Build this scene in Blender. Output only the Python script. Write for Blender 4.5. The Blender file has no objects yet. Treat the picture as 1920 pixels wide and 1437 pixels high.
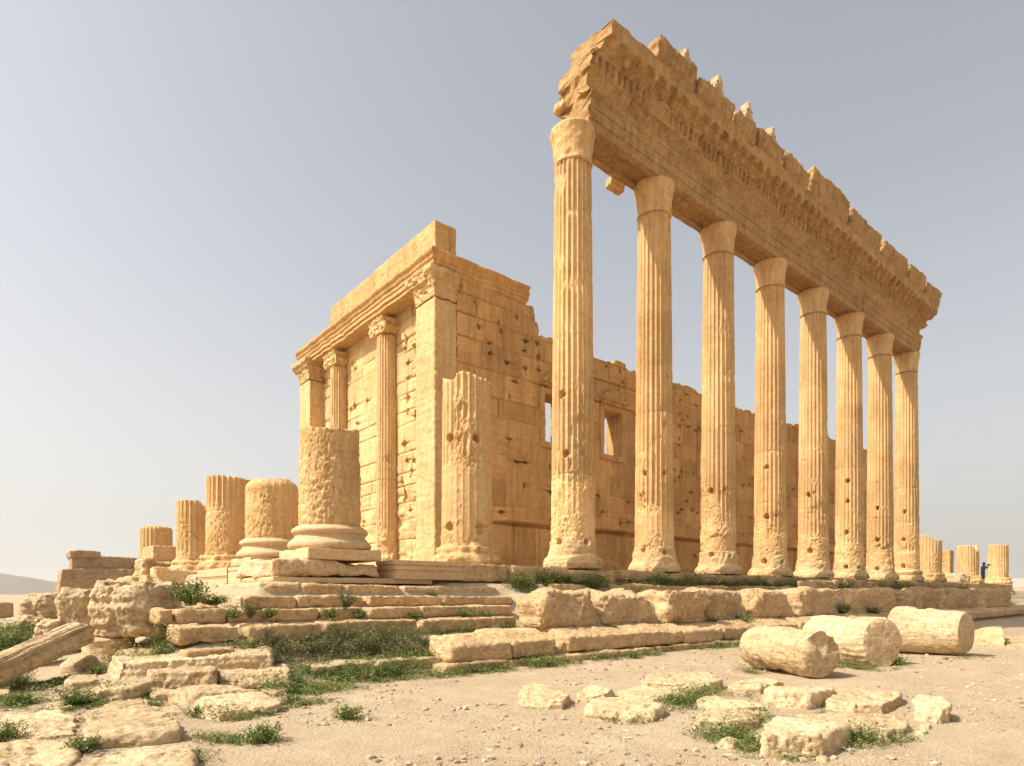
import bpy, bmesh, math, random
import numpy as np
from mathutils import Vector
random.seed(7)
rng = np.random.default_rng(7)
scn = bpy.context.scene
R = math.radians

# ------------------------------------------------------------------ camera, world, sun, exposure
F, HZ, CX, EYE = 1176.0, 1113.0, 960.0, 1.6        # focal length / horizon row / centre column of the 1920 px photograph
VIEW = R(50.19)
dv = (math.cos(VIEW), math.sin(VIEW)); rv = (math.sin(VIEW), -math.cos(VIEW))
cam = bpy.data.cameras.new('camera'); camo = bpy.data.objects.new('camera', cam); scn.collection.objects.link(camo)
cam.sensor_width = 36; cam.lens = F/1920*36; cam.shift_y = (HZ-718.5)/1920; cam.clip_end = 6000; cam.clip_start = .05
camo.location = (0, 0, EYE); camo.rotation_euler = (R(90), 0, VIEW-R(90))
scn.camera = camo

SUN_AZ, SUN_EL = R(160), R(48)                      # azimuth counter-clockwise from +X
w = bpy.data.worlds.new('World'); scn.world = w; w.use_nodes = True
nt = w.node_tree; nt.nodes.clear()
sky = nt.nodes.new('ShaderNodeTexSky'); sky.sky_type = 'NISHITA'; sky.sun_disc = False
sky.sun_elevation = SUN_EL; sky.sun_rotation = R(90)-SUN_AZ
sky.altitude = 0; sky.air_density = 1.0; sky.dust_density = 4.0; sky.ozone_density = 1.0
hs = nt.nodes.new('ShaderNodeHueSaturation'); hs.inputs['Saturation'].default_value = .42; hs.inputs['Value'].default_value = 1.2
bg = nt.nodes.new('ShaderNodeBackground'); bg.inputs['Strength'].default_value = .135
wo = nt.nodes.new('ShaderNodeOutputWorld')
# dust haze of the desert air: thickest at the horizon, brighter towards the sun
def wm(op, a, b=None):
    n = nt.nodes.new('ShaderNodeMath'); n.operation = op
    for k, v in ((0, a), (1, b)):
        if v is None: continue
        if isinstance(v, (int, float)): n.inputs[k].default_value = v
        else: nt.links.new(v, n.inputs[k])
    return n.outputs[0]
wtc = nt.nodes.new('ShaderNodeTexCoord'); sep = nt.nodes.new('ShaderNodeSeparateXYZ'); nt.links.new(wtc.outputs['Generated'], sep.inputs[0])
zz = wm('MAXIMUM', sep.outputs[2], 0.0); fz = wm('POWER', 2.718, wm('MULTIPLY', zz, -3.3))
dt = nt.nodes.new('ShaderNodeVectorMath'); dt.operation = 'DOT_PRODUCT'; nt.links.new(wtc.outputs['Generated'], dt.inputs[0]); dt.inputs[1].default_value = (math.cos(SUN_AZ), math.sin(SUN_AZ), 0)
hz = nt.nodes.new('ShaderNodeVectorMath'); hz.operation = 'SCALE'; hz.inputs[0].default_value = (5.5, 5.25, 4.8); nt.links.new(wm('MULTIPLY_ADD', dt.outputs['Value'], .25), hz.inputs['Scale'])
hz.inputs['Scale'].links[0].from_node.inputs[2].default_value = 1.0
mxs = nt.nodes.new('ShaderNodeMixRGB'); nt.links.new(fz, mxs.inputs[0]); nt.links.new(hs.outputs[0], mxs.inputs[1]); nt.links.new(hz.outputs[0], mxs.inputs[2])
nt.links.new(sky.outputs[0], hs.inputs['Color']); nt.links.new(mxs.outputs[0], bg.inputs[0]); nt.links.new(bg.outputs[0], wo.inputs[0])
sl = bpy.data.lights.new('sun', 'SUN'); so = bpy.data.objects.new('sun', sl); scn.collection.objects.link(so)
sl.energy = 5.3; sl.angle = R(.5); sl.color = (1, .945, .84)
sd = Vector((math.cos(SUN_AZ)*math.cos(SUN_EL), math.sin(SUN_AZ)*math.cos(SUN_EL), math.sin(SUN_EL)))
so.rotation_euler = sd.to_track_quat('Z', 'Y').to_euler(); so.location = (-20, 10, 40)
scn.view_settings.view_transform = 'Standard'; scn.view_settings.look = 'None'
scn.view_settings.exposure = 0.25; scn.view_settings.gamma = 1
scn.cycles.max_bounces = 8; scn.cycles.diffuse_bounces = 5

# ------------------------------------------------------------------ photograph pixel -> place
def ray(px):
    u = (px-CX)/F
    return dv[0]+u*rv[0], dv[1]+u*rv[1]
def at_depth(px, py, d):
    a = ray(px); return np.array([a[0]*d, a[1]*d, EYE-(py-HZ)*d/F])
def on_z(px, py, z):
    return at_depth(px, py, (EYE-z)*F/(py-HZ))
def on_Y(px, py, Y): return at_depth(px, py, Y/ray(px)[1])
def on_X(px, py, X): return at_depth(px, py, X/ray(px)[0])
CROPS = {1: (0, 860, 2.4906), 2: (400, 860, 2.4906), 3: (900, 960, 3.013), 4: (1340, 960, 3.012), 5: (1000, 600, 2.764),
         6: (520, 380, 3.5556), 7: (520, 700, 3.4222), 8: (60, 980, 5.3333), 9: (380, 960, 5.0526), 10: (1500, 1040, 4.5714), 11: (0, 1080, 4.025)}
def cp(c, x, y):
    a = CROPS[c]; return a[0]+x/a[2], a[1]+y/a[2]

# ------------------------------------------------------------------ noise
def _h(ix, iy, iz, seed):
    h = (ix.astype(np.uint32)*np.uint32(374761393) + iy.astype(np.uint32)*np.uint32(668265263) + iz.astype(np.uint32)*np.uint32(2246822519) + np.uint32((seed*3266489917) & 0xffffffff))
    h = (h ^ (h >> np.uint32(13)))*np.uint32(1274126177)
    h = (h ^ (h >> np.uint32(15)))*np.uint32(2654435761)
    return ((h ^ (h >> np.uint32(16))) & np.uint32(0xffffff)).astype(np.float64)/float(0xffffff)
def vn(P, seed=0):
    P = np.asarray(P, float); fl = np.floor(P); f = P-fl; i = fl.astype(np.int64)
    f = f*f*f*(f*(f*6-15)+10)
    x, y, z = i[..., 0], i[..., 1], i[..., 2]; fx, fy, fz = f[..., 0], f[..., 1], f[..., 2]
    def L(dz):
        a = _h(x, y, z+dz, seed)*(1-fx)+_h(x+1, y, z+dz, seed)*fx
        b = _h(x, y+1, z+dz, seed)*(1-fx)+_h(x+1, y+1, z+dz, seed)*fx
        return a*(1-fy)+b*fy
    return (L(0)*(1-fz)+L(1)*fz)*2-1
def fbm(P, o=3, seed=0):
    P = np.asarray(P, float); s = 0; a = 1; t = 0
    for k in range(o):
        s = s+a*vn(P*(2.03**k)+k*17.3, seed+k*13); t += a; a *= .5
    return s/t*1.5
def sst(a, b, x): 
    t = np.clip((x-a)/(b-a), 0, 1); return t*t*(3-2*t)

# ------------------------------------------------------------------ meshes and objects
def mk_mesh(name, V, quads=None, tris=None, smooth=True, mats=None):
    me = bpy.data.meshes.new(name); V = np.asarray(V, np.float32).reshape(-1, 3)
    q = np.zeros((0, 4), np.int32) if quads is None or len(quads) == 0 else np.asarray(quads, np.int32)
    t = np.zeros((0, 3), np.int32) if tris is None or len(tris) == 0 else np.asarray(tris, np.int32)
    me.vertices.add(len(V)); me.vertices.foreach_set('co', V.ravel())
    lp = np.concatenate([q.ravel(), t.ravel()]); me.loops.add(len(lp)); me.loops.foreach_set('vertex_index', lp)
    n = len(q)+len(t); me.polygons.add(n)
    st = np.concatenate([np.arange(len(q))*4, len(q)*4+np.arange(len(t))*3]); 
    me.polygons.foreach_set('loop_start', st.astype(np.int32))
    me.polygons.foreach_set('use_smooth', np.full(n, smooth))
    me.update(calc_edges=True); me.validate()
    return me
def set_tone(me, a):
    at = me.attributes.new('tone', 'FLOAT', 'POINT'); at.data.foreach_set('value', np.asarray(a, np.float32)); return me
def link(name, me, mat, parent=None, loc=None):
    o = bpy.data.objects.new(name, me); scn.collection.objects.link(o)
    if mat is not None:
        me.materials.clear(); me.materials.append(mat)
    if loc is not None: o.location = loc
    if parent is not None: o.parent = parent
    return o
def tag(o, label=None, cat=None, group=None, kind=None):
    if label: o['label'] = label
    if cat: o['category'] = cat
    if group: o['group'] = group
    if kind: o['kind'] = kind
    elif cat: o['kind'] = 'thing'
    return o
def thing(name, label, cat, loc=(0, 0, 0), group=None):
    o = bpy.data.objects.new(name, None); scn.collection.objects.link(o); o.location = loc
    return tag(o, label, cat, group)
def sharp(me, deg=40):
    try: me.set_sharp_from_angle(angle=R(deg))
    except Exception: pass

# ------------------------------------------------------------------ materials
def stone_mat(name, light, mid, dark, bump=.5, strata=.5, fine=1.0, streak=0., rough=.92, spread=.10, speck=1., stain=.4):
    m = bpy.data.materials.new(name); m.use_nodes = True; t = m.node_tree; N = t.nodes; L = t.links; N.clear()
    out = N.new('ShaderNodeOutputMaterial'); p = N.new('ShaderNodeBsdfPrincipled'); L.new(p.outputs[0], out.inputs[0])
    p.inputs['Roughness'].default_value = rough; p.inputs['Specular IOR Level'].default_value = .15
    tc = N.new('ShaderNodeTexCoord'); oi = N.new('ShaderNodeObjectInfo')
    add = N.new('ShaderNodeVectorMath'); add.operation = 'ADD'
    mul = N.new('ShaderNodeMath'); mul.operation = 'MULTIPLY'; mul.inputs[1].default_value = 37.; L.new(oi.outputs['Random'], mul.inputs[0])
    L.new(tc.outputs['Object'], add.inputs[0]); L.new(mul.outputs[0], add.inputs[1]); co = add.outputs[0]
    def noise(scale, det=5, vec=None, sc=None, rough=.55, dist=0):
        n = N.new('ShaderNodeTexNoise'); n.inputs['Scale'].default_value = scale; n.inputs['Detail'].default_value = det; n.inputs['Roughness'].default_value = rough; n.inputs['Distortion'].default_value = dist
        if sc:
            mp = N.new('ShaderNodeMapping'); mp.inputs['Scale'].default_value = sc; L.new(co, mp.inputs[0]); L.new(mp.outputs[0], n.inputs['Vector'])
        else: L.new(co, n.inputs['Vector'])
        return n.outputs['Fac']
    def ramp(fac, pts):
        r = N.new('ShaderNodeValToRGB'); e = r.color_ramp.elements
        while len(e) < len(pts): e.new(.5)
        for k, (pos, c) in enumerate(pts): e[k].position = pos; e[k].color = (*c, 1) if len(c) == 3 else c
        L.new(fac, r.inputs[0]); return r.outputs[0]
    def mix(a, b, fac, mode='MIX'):
        x = N.new('ShaderNodeMixRGB'); x.blend_type = mode
        if isinstance(fac, float): x.inputs[0].default_value = fac
        else: L.new(fac, x.inputs[0])
        for k, s in ((1, a), (2, b)):
            if isinstance(s, tuple): x.inputs[k].default_value = (*s, 1)
            else: L.new(s, x.inputs[k])
        return x.outputs[0]
    c = ramp(noise(.55, 6, rough=.6, dist=.4), [(.30, dark), (.50, mid), (.70, light)])
    c = mix(c, ramp(noise(4.5, 6, rough=.65), [(.30, dark), (.55, mid), (.75, light)]), .45)
    c = mix(c, ramp(noise(2.0, 4, sc=(.5, .5, 7.)), [(.35, (.72, .70, .66)), (.6, (1.06, 1.05, 1.04))]), .35*strata+.1, 'MULTIPLY')
    if streak: c = mix(c, ramp(noise(2.2, 5, sc=(2.4, 2.4, .22)), [(.38, (.66, .58, .48)), (.58, (1.05, 1.05, 1.05))]), streak, 'MULTIPLY')
    # grey brown crust in patches
    st_ = N.new('ShaderNodeMath'); st_.operation = 'MULTIPLY'; st_.inputs[1].default_value = stain; L.new(ramp(noise(1.25, 7, rough=.7, dist=.6), [(.52, (0, 0, 0)), (.72, (1, 1, 1))]), st_.inputs[0])
    c = mix(c, tuple(.55*a+.02 for a in (dark[0]*.9, dark[1]*.98, dark[2]*1.15)), st_.outputs[0])
    # dark pits; shade also painted into the colour where the bump dips
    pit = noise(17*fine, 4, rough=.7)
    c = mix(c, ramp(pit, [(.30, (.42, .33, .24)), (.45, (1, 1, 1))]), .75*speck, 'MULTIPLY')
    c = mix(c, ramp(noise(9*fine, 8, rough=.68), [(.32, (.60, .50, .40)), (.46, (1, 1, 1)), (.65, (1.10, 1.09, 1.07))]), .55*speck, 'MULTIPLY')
    rv_ = N.new('ShaderNodeMapRange'); rv_.inputs['To Min'].default_value = 1-spread; rv_.inputs['To Max'].default_value = 1+spread; L.new(oi.outputs['Random'], rv_.inputs[0])
    hv = N.new('ShaderNodeHueSaturation'); L.new(c, hv.inputs['Color']); 
    at = N.new('ShaderNodeAttribute'); at.attribute_name = 'tone'; ta = N.new('ShaderNodeMath'); ta.operation = 'MULTIPLY_ADD'; ta.inputs[1].default_value = .20; ta.inputs[2].default_value = 1.; L.new(at.outputs['Fac'], ta.inputs[0])
    tm = N.new('ShaderNodeMath'); tm.operation = 'MULTIPLY'; L.new(ta.outputs[0], tm.inputs[0]); L.new(rv_.outputs[0], tm.inputs[1]); L.new(tm.outputs[0], hv.inputs['Value'])
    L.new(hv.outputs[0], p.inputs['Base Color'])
    h1 = noise(9*fine, 8, rough=.68); h2 = noise(3.0, 5, sc=(.6, .6, 6.)); h3 = noise(48*fine, 4, rough=.7)
    def madd(a, k, b=None):
        x = N.new('ShaderNodeMath'); x.operation = 'MULTIPLY_ADD'; L.new(a, x.inputs[0]); x.inputs[1].default_value = k
        if b is not None: L.new(b, x.inputs[2])
        else: x.inputs[2].default_value = 0
        return x.outputs[0]
    hh = madd(h3, .22, madd(h2, strata, madd(h1, 1.)))
    b = N.new('ShaderNodeBump'); b.inputs['Strength'].default_value = bump; b.inputs['Distance'].default_value = .13; L.new(hh, b.inputs['Height']); L.new(b.outputs[0], p.inputs['Normal'])
    return m
M = {}
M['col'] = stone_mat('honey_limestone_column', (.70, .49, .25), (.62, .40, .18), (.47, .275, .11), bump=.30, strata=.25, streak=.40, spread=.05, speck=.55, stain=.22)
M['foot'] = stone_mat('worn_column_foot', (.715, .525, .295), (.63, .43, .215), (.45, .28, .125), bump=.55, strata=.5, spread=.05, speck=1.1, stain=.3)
M['wall'] = stone_mat('honey_limestone_wall_shade_toned', (.645, .43, .20), (.57, .355, .148), (.44, .25, .092), bump=.34, strata=.45, streak=.45, spread=.03, speck=.55, stain=.38)  # honey stone, with the long wall's warm shade put into the colour
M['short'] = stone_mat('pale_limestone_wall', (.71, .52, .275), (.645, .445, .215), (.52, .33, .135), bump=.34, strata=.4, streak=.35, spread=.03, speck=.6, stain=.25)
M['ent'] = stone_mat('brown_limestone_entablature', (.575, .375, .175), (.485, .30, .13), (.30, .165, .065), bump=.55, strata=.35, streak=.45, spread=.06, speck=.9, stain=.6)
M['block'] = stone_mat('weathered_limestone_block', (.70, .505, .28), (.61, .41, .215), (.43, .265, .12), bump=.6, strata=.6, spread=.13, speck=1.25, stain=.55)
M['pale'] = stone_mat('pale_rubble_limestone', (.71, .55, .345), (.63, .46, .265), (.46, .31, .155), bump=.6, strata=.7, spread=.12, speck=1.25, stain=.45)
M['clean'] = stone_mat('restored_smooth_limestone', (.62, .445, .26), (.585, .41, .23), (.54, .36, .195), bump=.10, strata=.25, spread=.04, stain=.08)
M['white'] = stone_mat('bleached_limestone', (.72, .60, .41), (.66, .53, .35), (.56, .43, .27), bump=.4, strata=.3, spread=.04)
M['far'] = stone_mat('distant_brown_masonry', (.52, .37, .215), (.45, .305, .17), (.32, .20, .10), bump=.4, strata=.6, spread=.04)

# ------------------------------------------------------------------ lathe with a free radius field
def lathe(ths, zs, r, ztop=None, cap=True, cap_noise=.04, seed=0):
    """r[m, n] radius over rows zs[m] and angles ths[n]; closed top and bottom"""
    m, n = r.shape; Z = np.repeat(zs[:, None], n, 1) if zs.ndim == 1 else zs
    V = np.stack([r*np.cos(ths)[None], r*np.sin(ths)[None], Z], -1)
    rows = [V]
    if cap:
        for k in (.72, .42, .12):
            P = V[-1].copy(); P[:, :2] *= k; zc = P[:, 2]*k+np.mean(P[:, 2])*(1-k)
            P[:, 2] = zc + cap_noise*fbm(P*3.1, 3, seed+5)*1.5
            rows.append(P[None])
    V = np.concatenate(rows, 0); m2 = V.shape[0]
    i = np.arange(m2-1)[:, None]*n; j = np.arange(n)[None]; j2 = (j+1) % n
    q = np.stack([i+j, i+j2, i+n+j2, i+n+j], -1).reshape(-1, 4)
    V = V.reshape(-1, 3); tr = []
    ct = len(V); cb = ct+1
    V = np.vstack([V, V[(m2-1)*n:(m2)*n].mean(0), [0, 0, V[:n, 2].mean()]])
    jj = np.arange(n); top = (m2-1)*n
    tr = np.vstack([np.stack([top+jj, top+(jj+1) % n, np.full(n, ct)], -1), np.stack([(jj+1) % n, jj, np.full(n, cb)], -1)])
    return V, q, tr

def shaft(x, y, H, Hfull, R0, R1, seed, n=240, dz=.05, ff=2.6, fc=1.2, fa=.075, holes=(), flare=.26, flare_h=.95, rough=.05, jag=None, joints=(), ero=.6, low=3.2, zb=0., big=(), rf=1.):
    """fluted, worn shaft; z from zb to H. ff: flutes start, fc: shallow filled flutes start; jag(theta)->top offset; holes (s, z, r, depth)"""
    ths = np.linspace(0, 2*np.pi, n, endpoint=False)
    zl = min(H, 7.0)
    zs = np.concatenate([np.arange(zb, zl, dz), np.arange(zl, H, dz*3.2)]) if H > 7 else np.arange(zb, H, dz)
    zs = np.append(zs[zs < H-.02], H)
    T, Z0 = np.meshgrid(ths, zs)
    Z = Z0.copy()
    if jag is not None:
        dzt = jag(ths)
        Z = zb+(Z0-zb)*(1+dzt[None]/(H-zb))
    t = np.clip(Z/Hfull, 0, 1)
    r0 = R0+(R1-R0)*t**1.25
    P = np.stack([r0*np.cos(T)+x, r0*np.sin(T)+y, Z], -1)
    n1 = fbm(P*1.1, 3, seed); n2 = fbm(P*3.2, 4, seed+3); n3 = fbm(P*np.array([7., 7., 8.5])*rf, 4, seed+9)
    nf = 24; ph = (T*nf/(2*np.pi)) % 1.0; tt = (ph-.5)*2/.84
    prof = np.sqrt(np.clip(1-tt*tt, 0, 1))
    z1 = ff+.35*n1; amp = fa*sst(-.05, .05, Z-ff-.12*n1)+fa*.30*(1-sst(-.05, .05, Z-ff-.12*n1))*sst(-.2, .2, Z-fc-.5*n1)
    lowm = 1-sst(low*.6, low*1.7, Z)
    dmg = sst(.12, .40, n2*.6+n1*.75+ero*lowm-.42)
    dmg = np.maximum(dmg, (1-sst(fc-.3, fc+.3, Z+.5*n1)))
    hi = sst(.70, .95, n2*.8+n1*.6)*.7
    r = r0-amp*prof*(1-np.maximum(dmg, hi))
    r -= np.where(Z > ff-.2, dmg*fa*.55, 0)
    r += rough*n3*(.06+.94*dmg)*(lowm*.8+.2) + .010*n2*(.3+dmg)
    r += flare*sst(flare_h, 0., Z-zb)*(.8+.5*n2) if flare else 0
    r -= .028*sst(.25, .6, vn(P*np.array([13., 13., 17.]), seed+41))*dmg+.016*sst(.2, .6, vn(P*27, seed+42))*(.25+.75*dmg)
    for jz in joints:
        r -= (.016+.05*np.clip(n2*2-.5, 0, 1))*np.exp(-((Z-jz-.02*n2)/.035)**2)
    phi = math.atan2(-y, -x)
    for (s, hz, hr, hd) in holes:
        a = phi+math.asin(max(-.98, min(.98, s))); da = (T-a+np.pi) % (2*np.pi)-np.pi
        q = np.sqrt((da*r0)**2+((Z-hz)*1.0)**2)/hr*(1+.25*n3)
        r -= hd*(1-sst(.55, 1.05, q))
    for (s, hz, wa, hh, hd) in big:      # broad broken-away patches
        a = phi+math.asin(max(-.98, min(.98, s))); da = (T-a+np.pi) % (2*np.pi)-np.pi
        q = np.sqrt((da*r0/wa)**2+((Z-hz)/hh)**2)+.5*n2
        k = 1-sst(.6, 1.0, q)
        r -= k*(hd*(1+.5*n3))
    return lathe(ths, Z, r, cap_noise=.05 if jag is not None else 0., seed=seed)

def lathe_profile(prof, n=96, seed=0, noise=.0, sc=3., sub=6, off=(0, 0, 0), cap=True):
    pts = [np.array(prof[0], float)]
    for a, b in zip(prof[:-1], prof[1:]):
        a = np.array(a, float); b = np.array(b, float)
        k = max(1, min(sub, int(np.hypot(*(b-a))/.03)))
        for i in range(1, k+1): pts.append(a+(b-a)*i/k)
    pts = np.array(pts); ths = np.linspace(0, 2*np.pi, n, endpoint=False)
    r = np.repeat(pts[:, 0][:, None], n, 1); Z = np.repeat(pts[:, 1][:, None], n, 1)
    if noise:
        P = np.stack([r*np.cos(ths)[None], r*np.sin(ths)[None], Z], -1)+np.array(off)
        r = r+noise*fbm(P*sc, 4, seed); Z = Z+noise*.4*fbm(P*sc+9, 3, seed+4)*sst(0, .1, Z-Z.min())
    return lathe(ths, Z, r, cap=cap, cap_noise=0)

S = 2.46                                   # level the columns stand on
SP = 4.71                                  # column spacing
CY = 16.0
# ------------------------------------------------------------------ batch of remeshed, worn stones
PENDING = []
def bm_obj(name, bm, mat, loc, parent=None):
    me = bpy.data.meshes.new(name); bm.to_mesh(me); bm.free(); return link(name, me, mat, parent, loc)
def add_prism(bm, top, bot):
    """closed prism between two rings of the same length (lists of xyz)"""
    a = [bm.verts.new(p) for p in top]; b = [bm.verts.new(p) for p in bot]; n = len(a)
    bm.faces.new(a); bm.faces.new(b[::-1])
    for i in range(n): bm.faces.new((a[i], b[i], b[(i+1) % n], a[(i+1) % n]))
    bmesh.ops.recalc_face_normals(bm, faces=bm.faces[:])
def stone(name, bm, mat, loc, label=None, cat='stone block', group=None, voxel=.05, smooth=4, amp=.04, sc=1.6, fine=.012, strata=.02, seed=0, parent=None, bed=(.5, .5, 6.), cracks=0.):
    o = bm_obj(name, bm, mat, loc, parent)
    md = o.modifiers.new('r', 'REMESH'); md.mode = 'VOXEL'; md.voxel_size = voxel
    if smooth:
        sm = o.modifiers.new('s', 'SMOOTH'); sm.factor = .5; sm.iterations = smooth
    if label: tag(o, label, cat, group)
    PENDING.append((o, mat, amp, sc, fine, strata, seed, bed, cracks))
    return o
def flush_stones():
    bpy.context.view_layer.update()
    dg = bpy.context.evaluated_depsgraph_get()
    for (o, mat, amp, sc, fine, strata, seed, bed, cracks) in PENDING:
        me = bpy.data.meshes.new_from_object(o.evaluated_get(dg)); n = len(me.vertices)
        o.modifiers.clear(); old = o.data; o.data = me; me.name = o.name.split('.')[0]
        me.materials.clear(); me.materials.append(mat); bpy.data.meshes.remove(old)
        V = np.empty(n*3, np.float32); me.vertices.foreach_get('co', V); V = V.reshape(-1, 3).astype(float)
        Nn = np.empty(n*3, np.float32); me.vertices.foreach_get('normal', Nn); Nn = Nn.reshape(-1, 3)
        P = V+np.array(o.location)
        d = amp*fbm(P*sc, 3, seed)+fine*fbm(P*7., 3, seed+5)+strata*fbm(P*np.array(bed), 3, seed+8)
        wp = P+.12*np.stack([vn(P*3+5, seed), vn(P*3+11, seed+1), vn(P*3+17, seed+2)], -1)
        c1 = vn(wp*np.array([1.5, 1.5, 5.5])+3, seed+21); c2 = vn(wp*np.array([3.2, 3.2, 4.2])+9, seed+23)
        gate = sst(-.2, .5, vn(P*.9+7, seed+25))
        ck = max(cracks, .012 if amp > .015 else 0)
        d = d-ck*np.exp(-(c1/.07)**2)*gate-ck*.8*np.exp(-(c2/.06)**2)*(1-.7*gate)
        d = d+.6*fine*vn(P*26, seed+33)
        d = d-1.6*fine*sst(.25, .6, vn(P*9+2, seed+27))-1.2*fine*sst(.3, .6, vn(P*19+2, seed+28))
        d = d-.45*amp*sst(.30, .42, vn(wp*2.1+41, seed+29))*sst(-.2, .3, vn(P*1.1, seed+30))
        V = V+Nn*d[:, None]
        me.vertices.foreach_set('co', V.astype(np.float32).ravel())
        me.polygons.foreach_set('use_smooth', np.ones(len(me.polygons), bool)); me.update()
    PENDING.clear()
def box_bm(x0, x1, y0, y1, z0, z1, jit=0., seed=0, chamfer_front=0., chamfer_h=.2):
    r = random.Random(seed); j = lambda: (r.random()-.5)*2*jit
    bm = bmesh.new()
    if chamfer_front:
        c = chamfer_front; zc = z1-chamfer_h
        pr = [(y0, z0), (y0, zc), (y0+c, z1), (y1, z1), (y1, z0)]
        a = [(x0+j(), y+j()*.5, z+j()*.5) for y, z in pr]; b = [(x1+j(), y+j()*.5, z+j()*.5) for y, z in pr]
        add_prism(bm, a, b)
    else:
        top = [(x0+j(), y0+j(), z1+j()*.6), (x1+j(), y0+j(), z1+j()*.6), (x1+j(), y1+j(), z1+j()*.6), (x0+j(), y1+j(), z1+j()*.6)]
        bot = [(x0+j(), y0+j(), z0), (x1+j(), y0+j(), z0), (x1+j(), y1+j(), z0), (x0+j(), y1+j(), z0)]
        add_prism(bm, top, bot)
    return bm
def chip(bm, seed, n=5, lo=.05, hi=.13):
    """break flat facets off random corners; leaves a closed convex lump"""
    r = random.Random(seed*31+7)
    zs = [v.co.z for v in bm.verts]; hgt = max(zs)-min(zs)
    for k in range(n):
        vs = bm.verts[:]
        c = sum((v.co for v in vs), Vector())/len(vs); v = r.choice([q for q in vs if q.co.z > c.z] or vs)
        size = min(max((q.co-c).length for q in vs), 2.4*hgt); d = (v.co-c); d.z *= 2.0; d = d.normalized()+Vector((r.uniform(-.5, .5), r.uniform(-.5, .5), r.uniform(-.2, .5))); d.normalize()
        co = v.co-d*size*r.uniform(lo, hi)
        bmesh.ops.bisect_plane(bm, geom=bm.verts[:]+bm.edges[:]+bm.faces[:], plane_co=co, plane_no=d, clear_outer=True)
    cs = [v.co.copy() for v in bm.verts]; bm.clear()
    h = bmesh.ops.convex_hull(bm, input=[bm.verts.new(q) for q in cs])
    junk = list({g for g in h['geom_interior']+h['geom_unused'] if isinstance(g, bmesh.types.BMVert)})
    if junk: bmesh.ops.delete(bm, geom=junk, context='VERTS')
    bmesh.ops.dissolve_limit(bm, angle_limit=.03, verts=bm.verts[:], edges=bm.edges[:])
    bmesh.ops.recalc_face_normals(bm, faces=bm.faces[:])
def block(name, label, x0, x1, y0, y1, z0, z1, mat='block', cat='stone block', group=None, voxel=.05, smooth=3, amp=.03, sc=1.6, fine=.010, strata=.012, seed=0, jit=.02, chamfer=0., chamfer_h=.2, parent=None, cracks=0., bev=0.):
    cx, cy = (x0+x1)/2, (y0+y1)/2
    bm = box_bm(x0-cx, x1-cx, y0-cy, y1-cy, 0, z1-z0, jit, seed, chamfer, chamfer_h)
    if bev: bmesh.ops.bevel(bm, geom=bm.edges[:], offset=bev, segments=3, profile=.6, affect='EDGES')
    if mat != 'clean' and bev and name != 'kerb_block': chip(bm, seed, 3, .03, .09)
    return stone(name, bm, M[mat], (cx, cy, z0), label, cat, group, voxel, smooth, amp, sc, fine, strata, seed, parent, cracks=cracks)

# ------------------------------------------------------------------ ground
def interp(s, pts): return np.interp(s, [p[0] for p in pts], [p[1] for p in pts])
def gh(x, y):
    x = np.asarray(x, float); y = np.asarray(y, float)
    sx = np.minimum(x-5.3, 78-x); sy = np.minimum(y-15.0, 50-y)
    s = np.minimum(sx, sy)
    left = interp(s, [(-4.6, 0), (-3.2, .30), (-2.5, .62), (-2.3, .68), (-1.75, .82), (-1.65, 1.0), (-1.25, 1.1), (-1.15, 1.35), (-.85, 1.45), (-.75, 1.72), (.75, 1.84), (1.0, 2.36)])
    right = interp(s, [(-4.42, 0), (-4.2, .08), (-3.6, .60), (-3.3, 1.30), (-2.3, 1.46), (-.9, 1.60), (-.5, 1.88), (.2, 1.92), (.5, 2.36)])
    xb = np.interp(y, [12.3, 12.6, 13.4, 14.6, 14.95], [11.2, 11.7, 11.7, 11.3, 9.6]); k = sst(-.1, .3, x-xb)*(1-sst(56, 60, x))
    h = left*(1-k)+right*k
    h = h+.62*np.exp(-((x-1.0)**2+(y-19.8)**2)/(2*1.9**2))*(1-sst(-1.5, .5, s))
    h = h+.05*fbm(np.stack([x*.25, y*.25, x*0], -1), 2, 3)*(1-sst(-4.6, -3, s))*sst(3, 9, np.hypot(x, y)) + .012*fbm(np.stack([x*2.2, y*2.2, x*0], -1), 3, 4)
    d = np.hypot(x, y)
    # far land rises gently behind the site
    h = h+np.clip(d-120, 0, None)*.010*sst(.05, .5, (x*rv[0]+y*rv[1])/np.maximum(d, 1))
    return h
def ghs(x, y): return float(gh(np.array([x]), np.array([y]))[0])
def on_ground(px, py, it=12):
    z = 0.
    d = 5.
    best = None
    for d in np.arange(4., 60., .05):
        p = at_depth(px, py, d)
        if p[2] <= ghs(p[0], p[1]): return np.array([p[0], p[1], ghs(p[0], p[1])])
    return at_depth(px, py, 60.)
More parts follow.
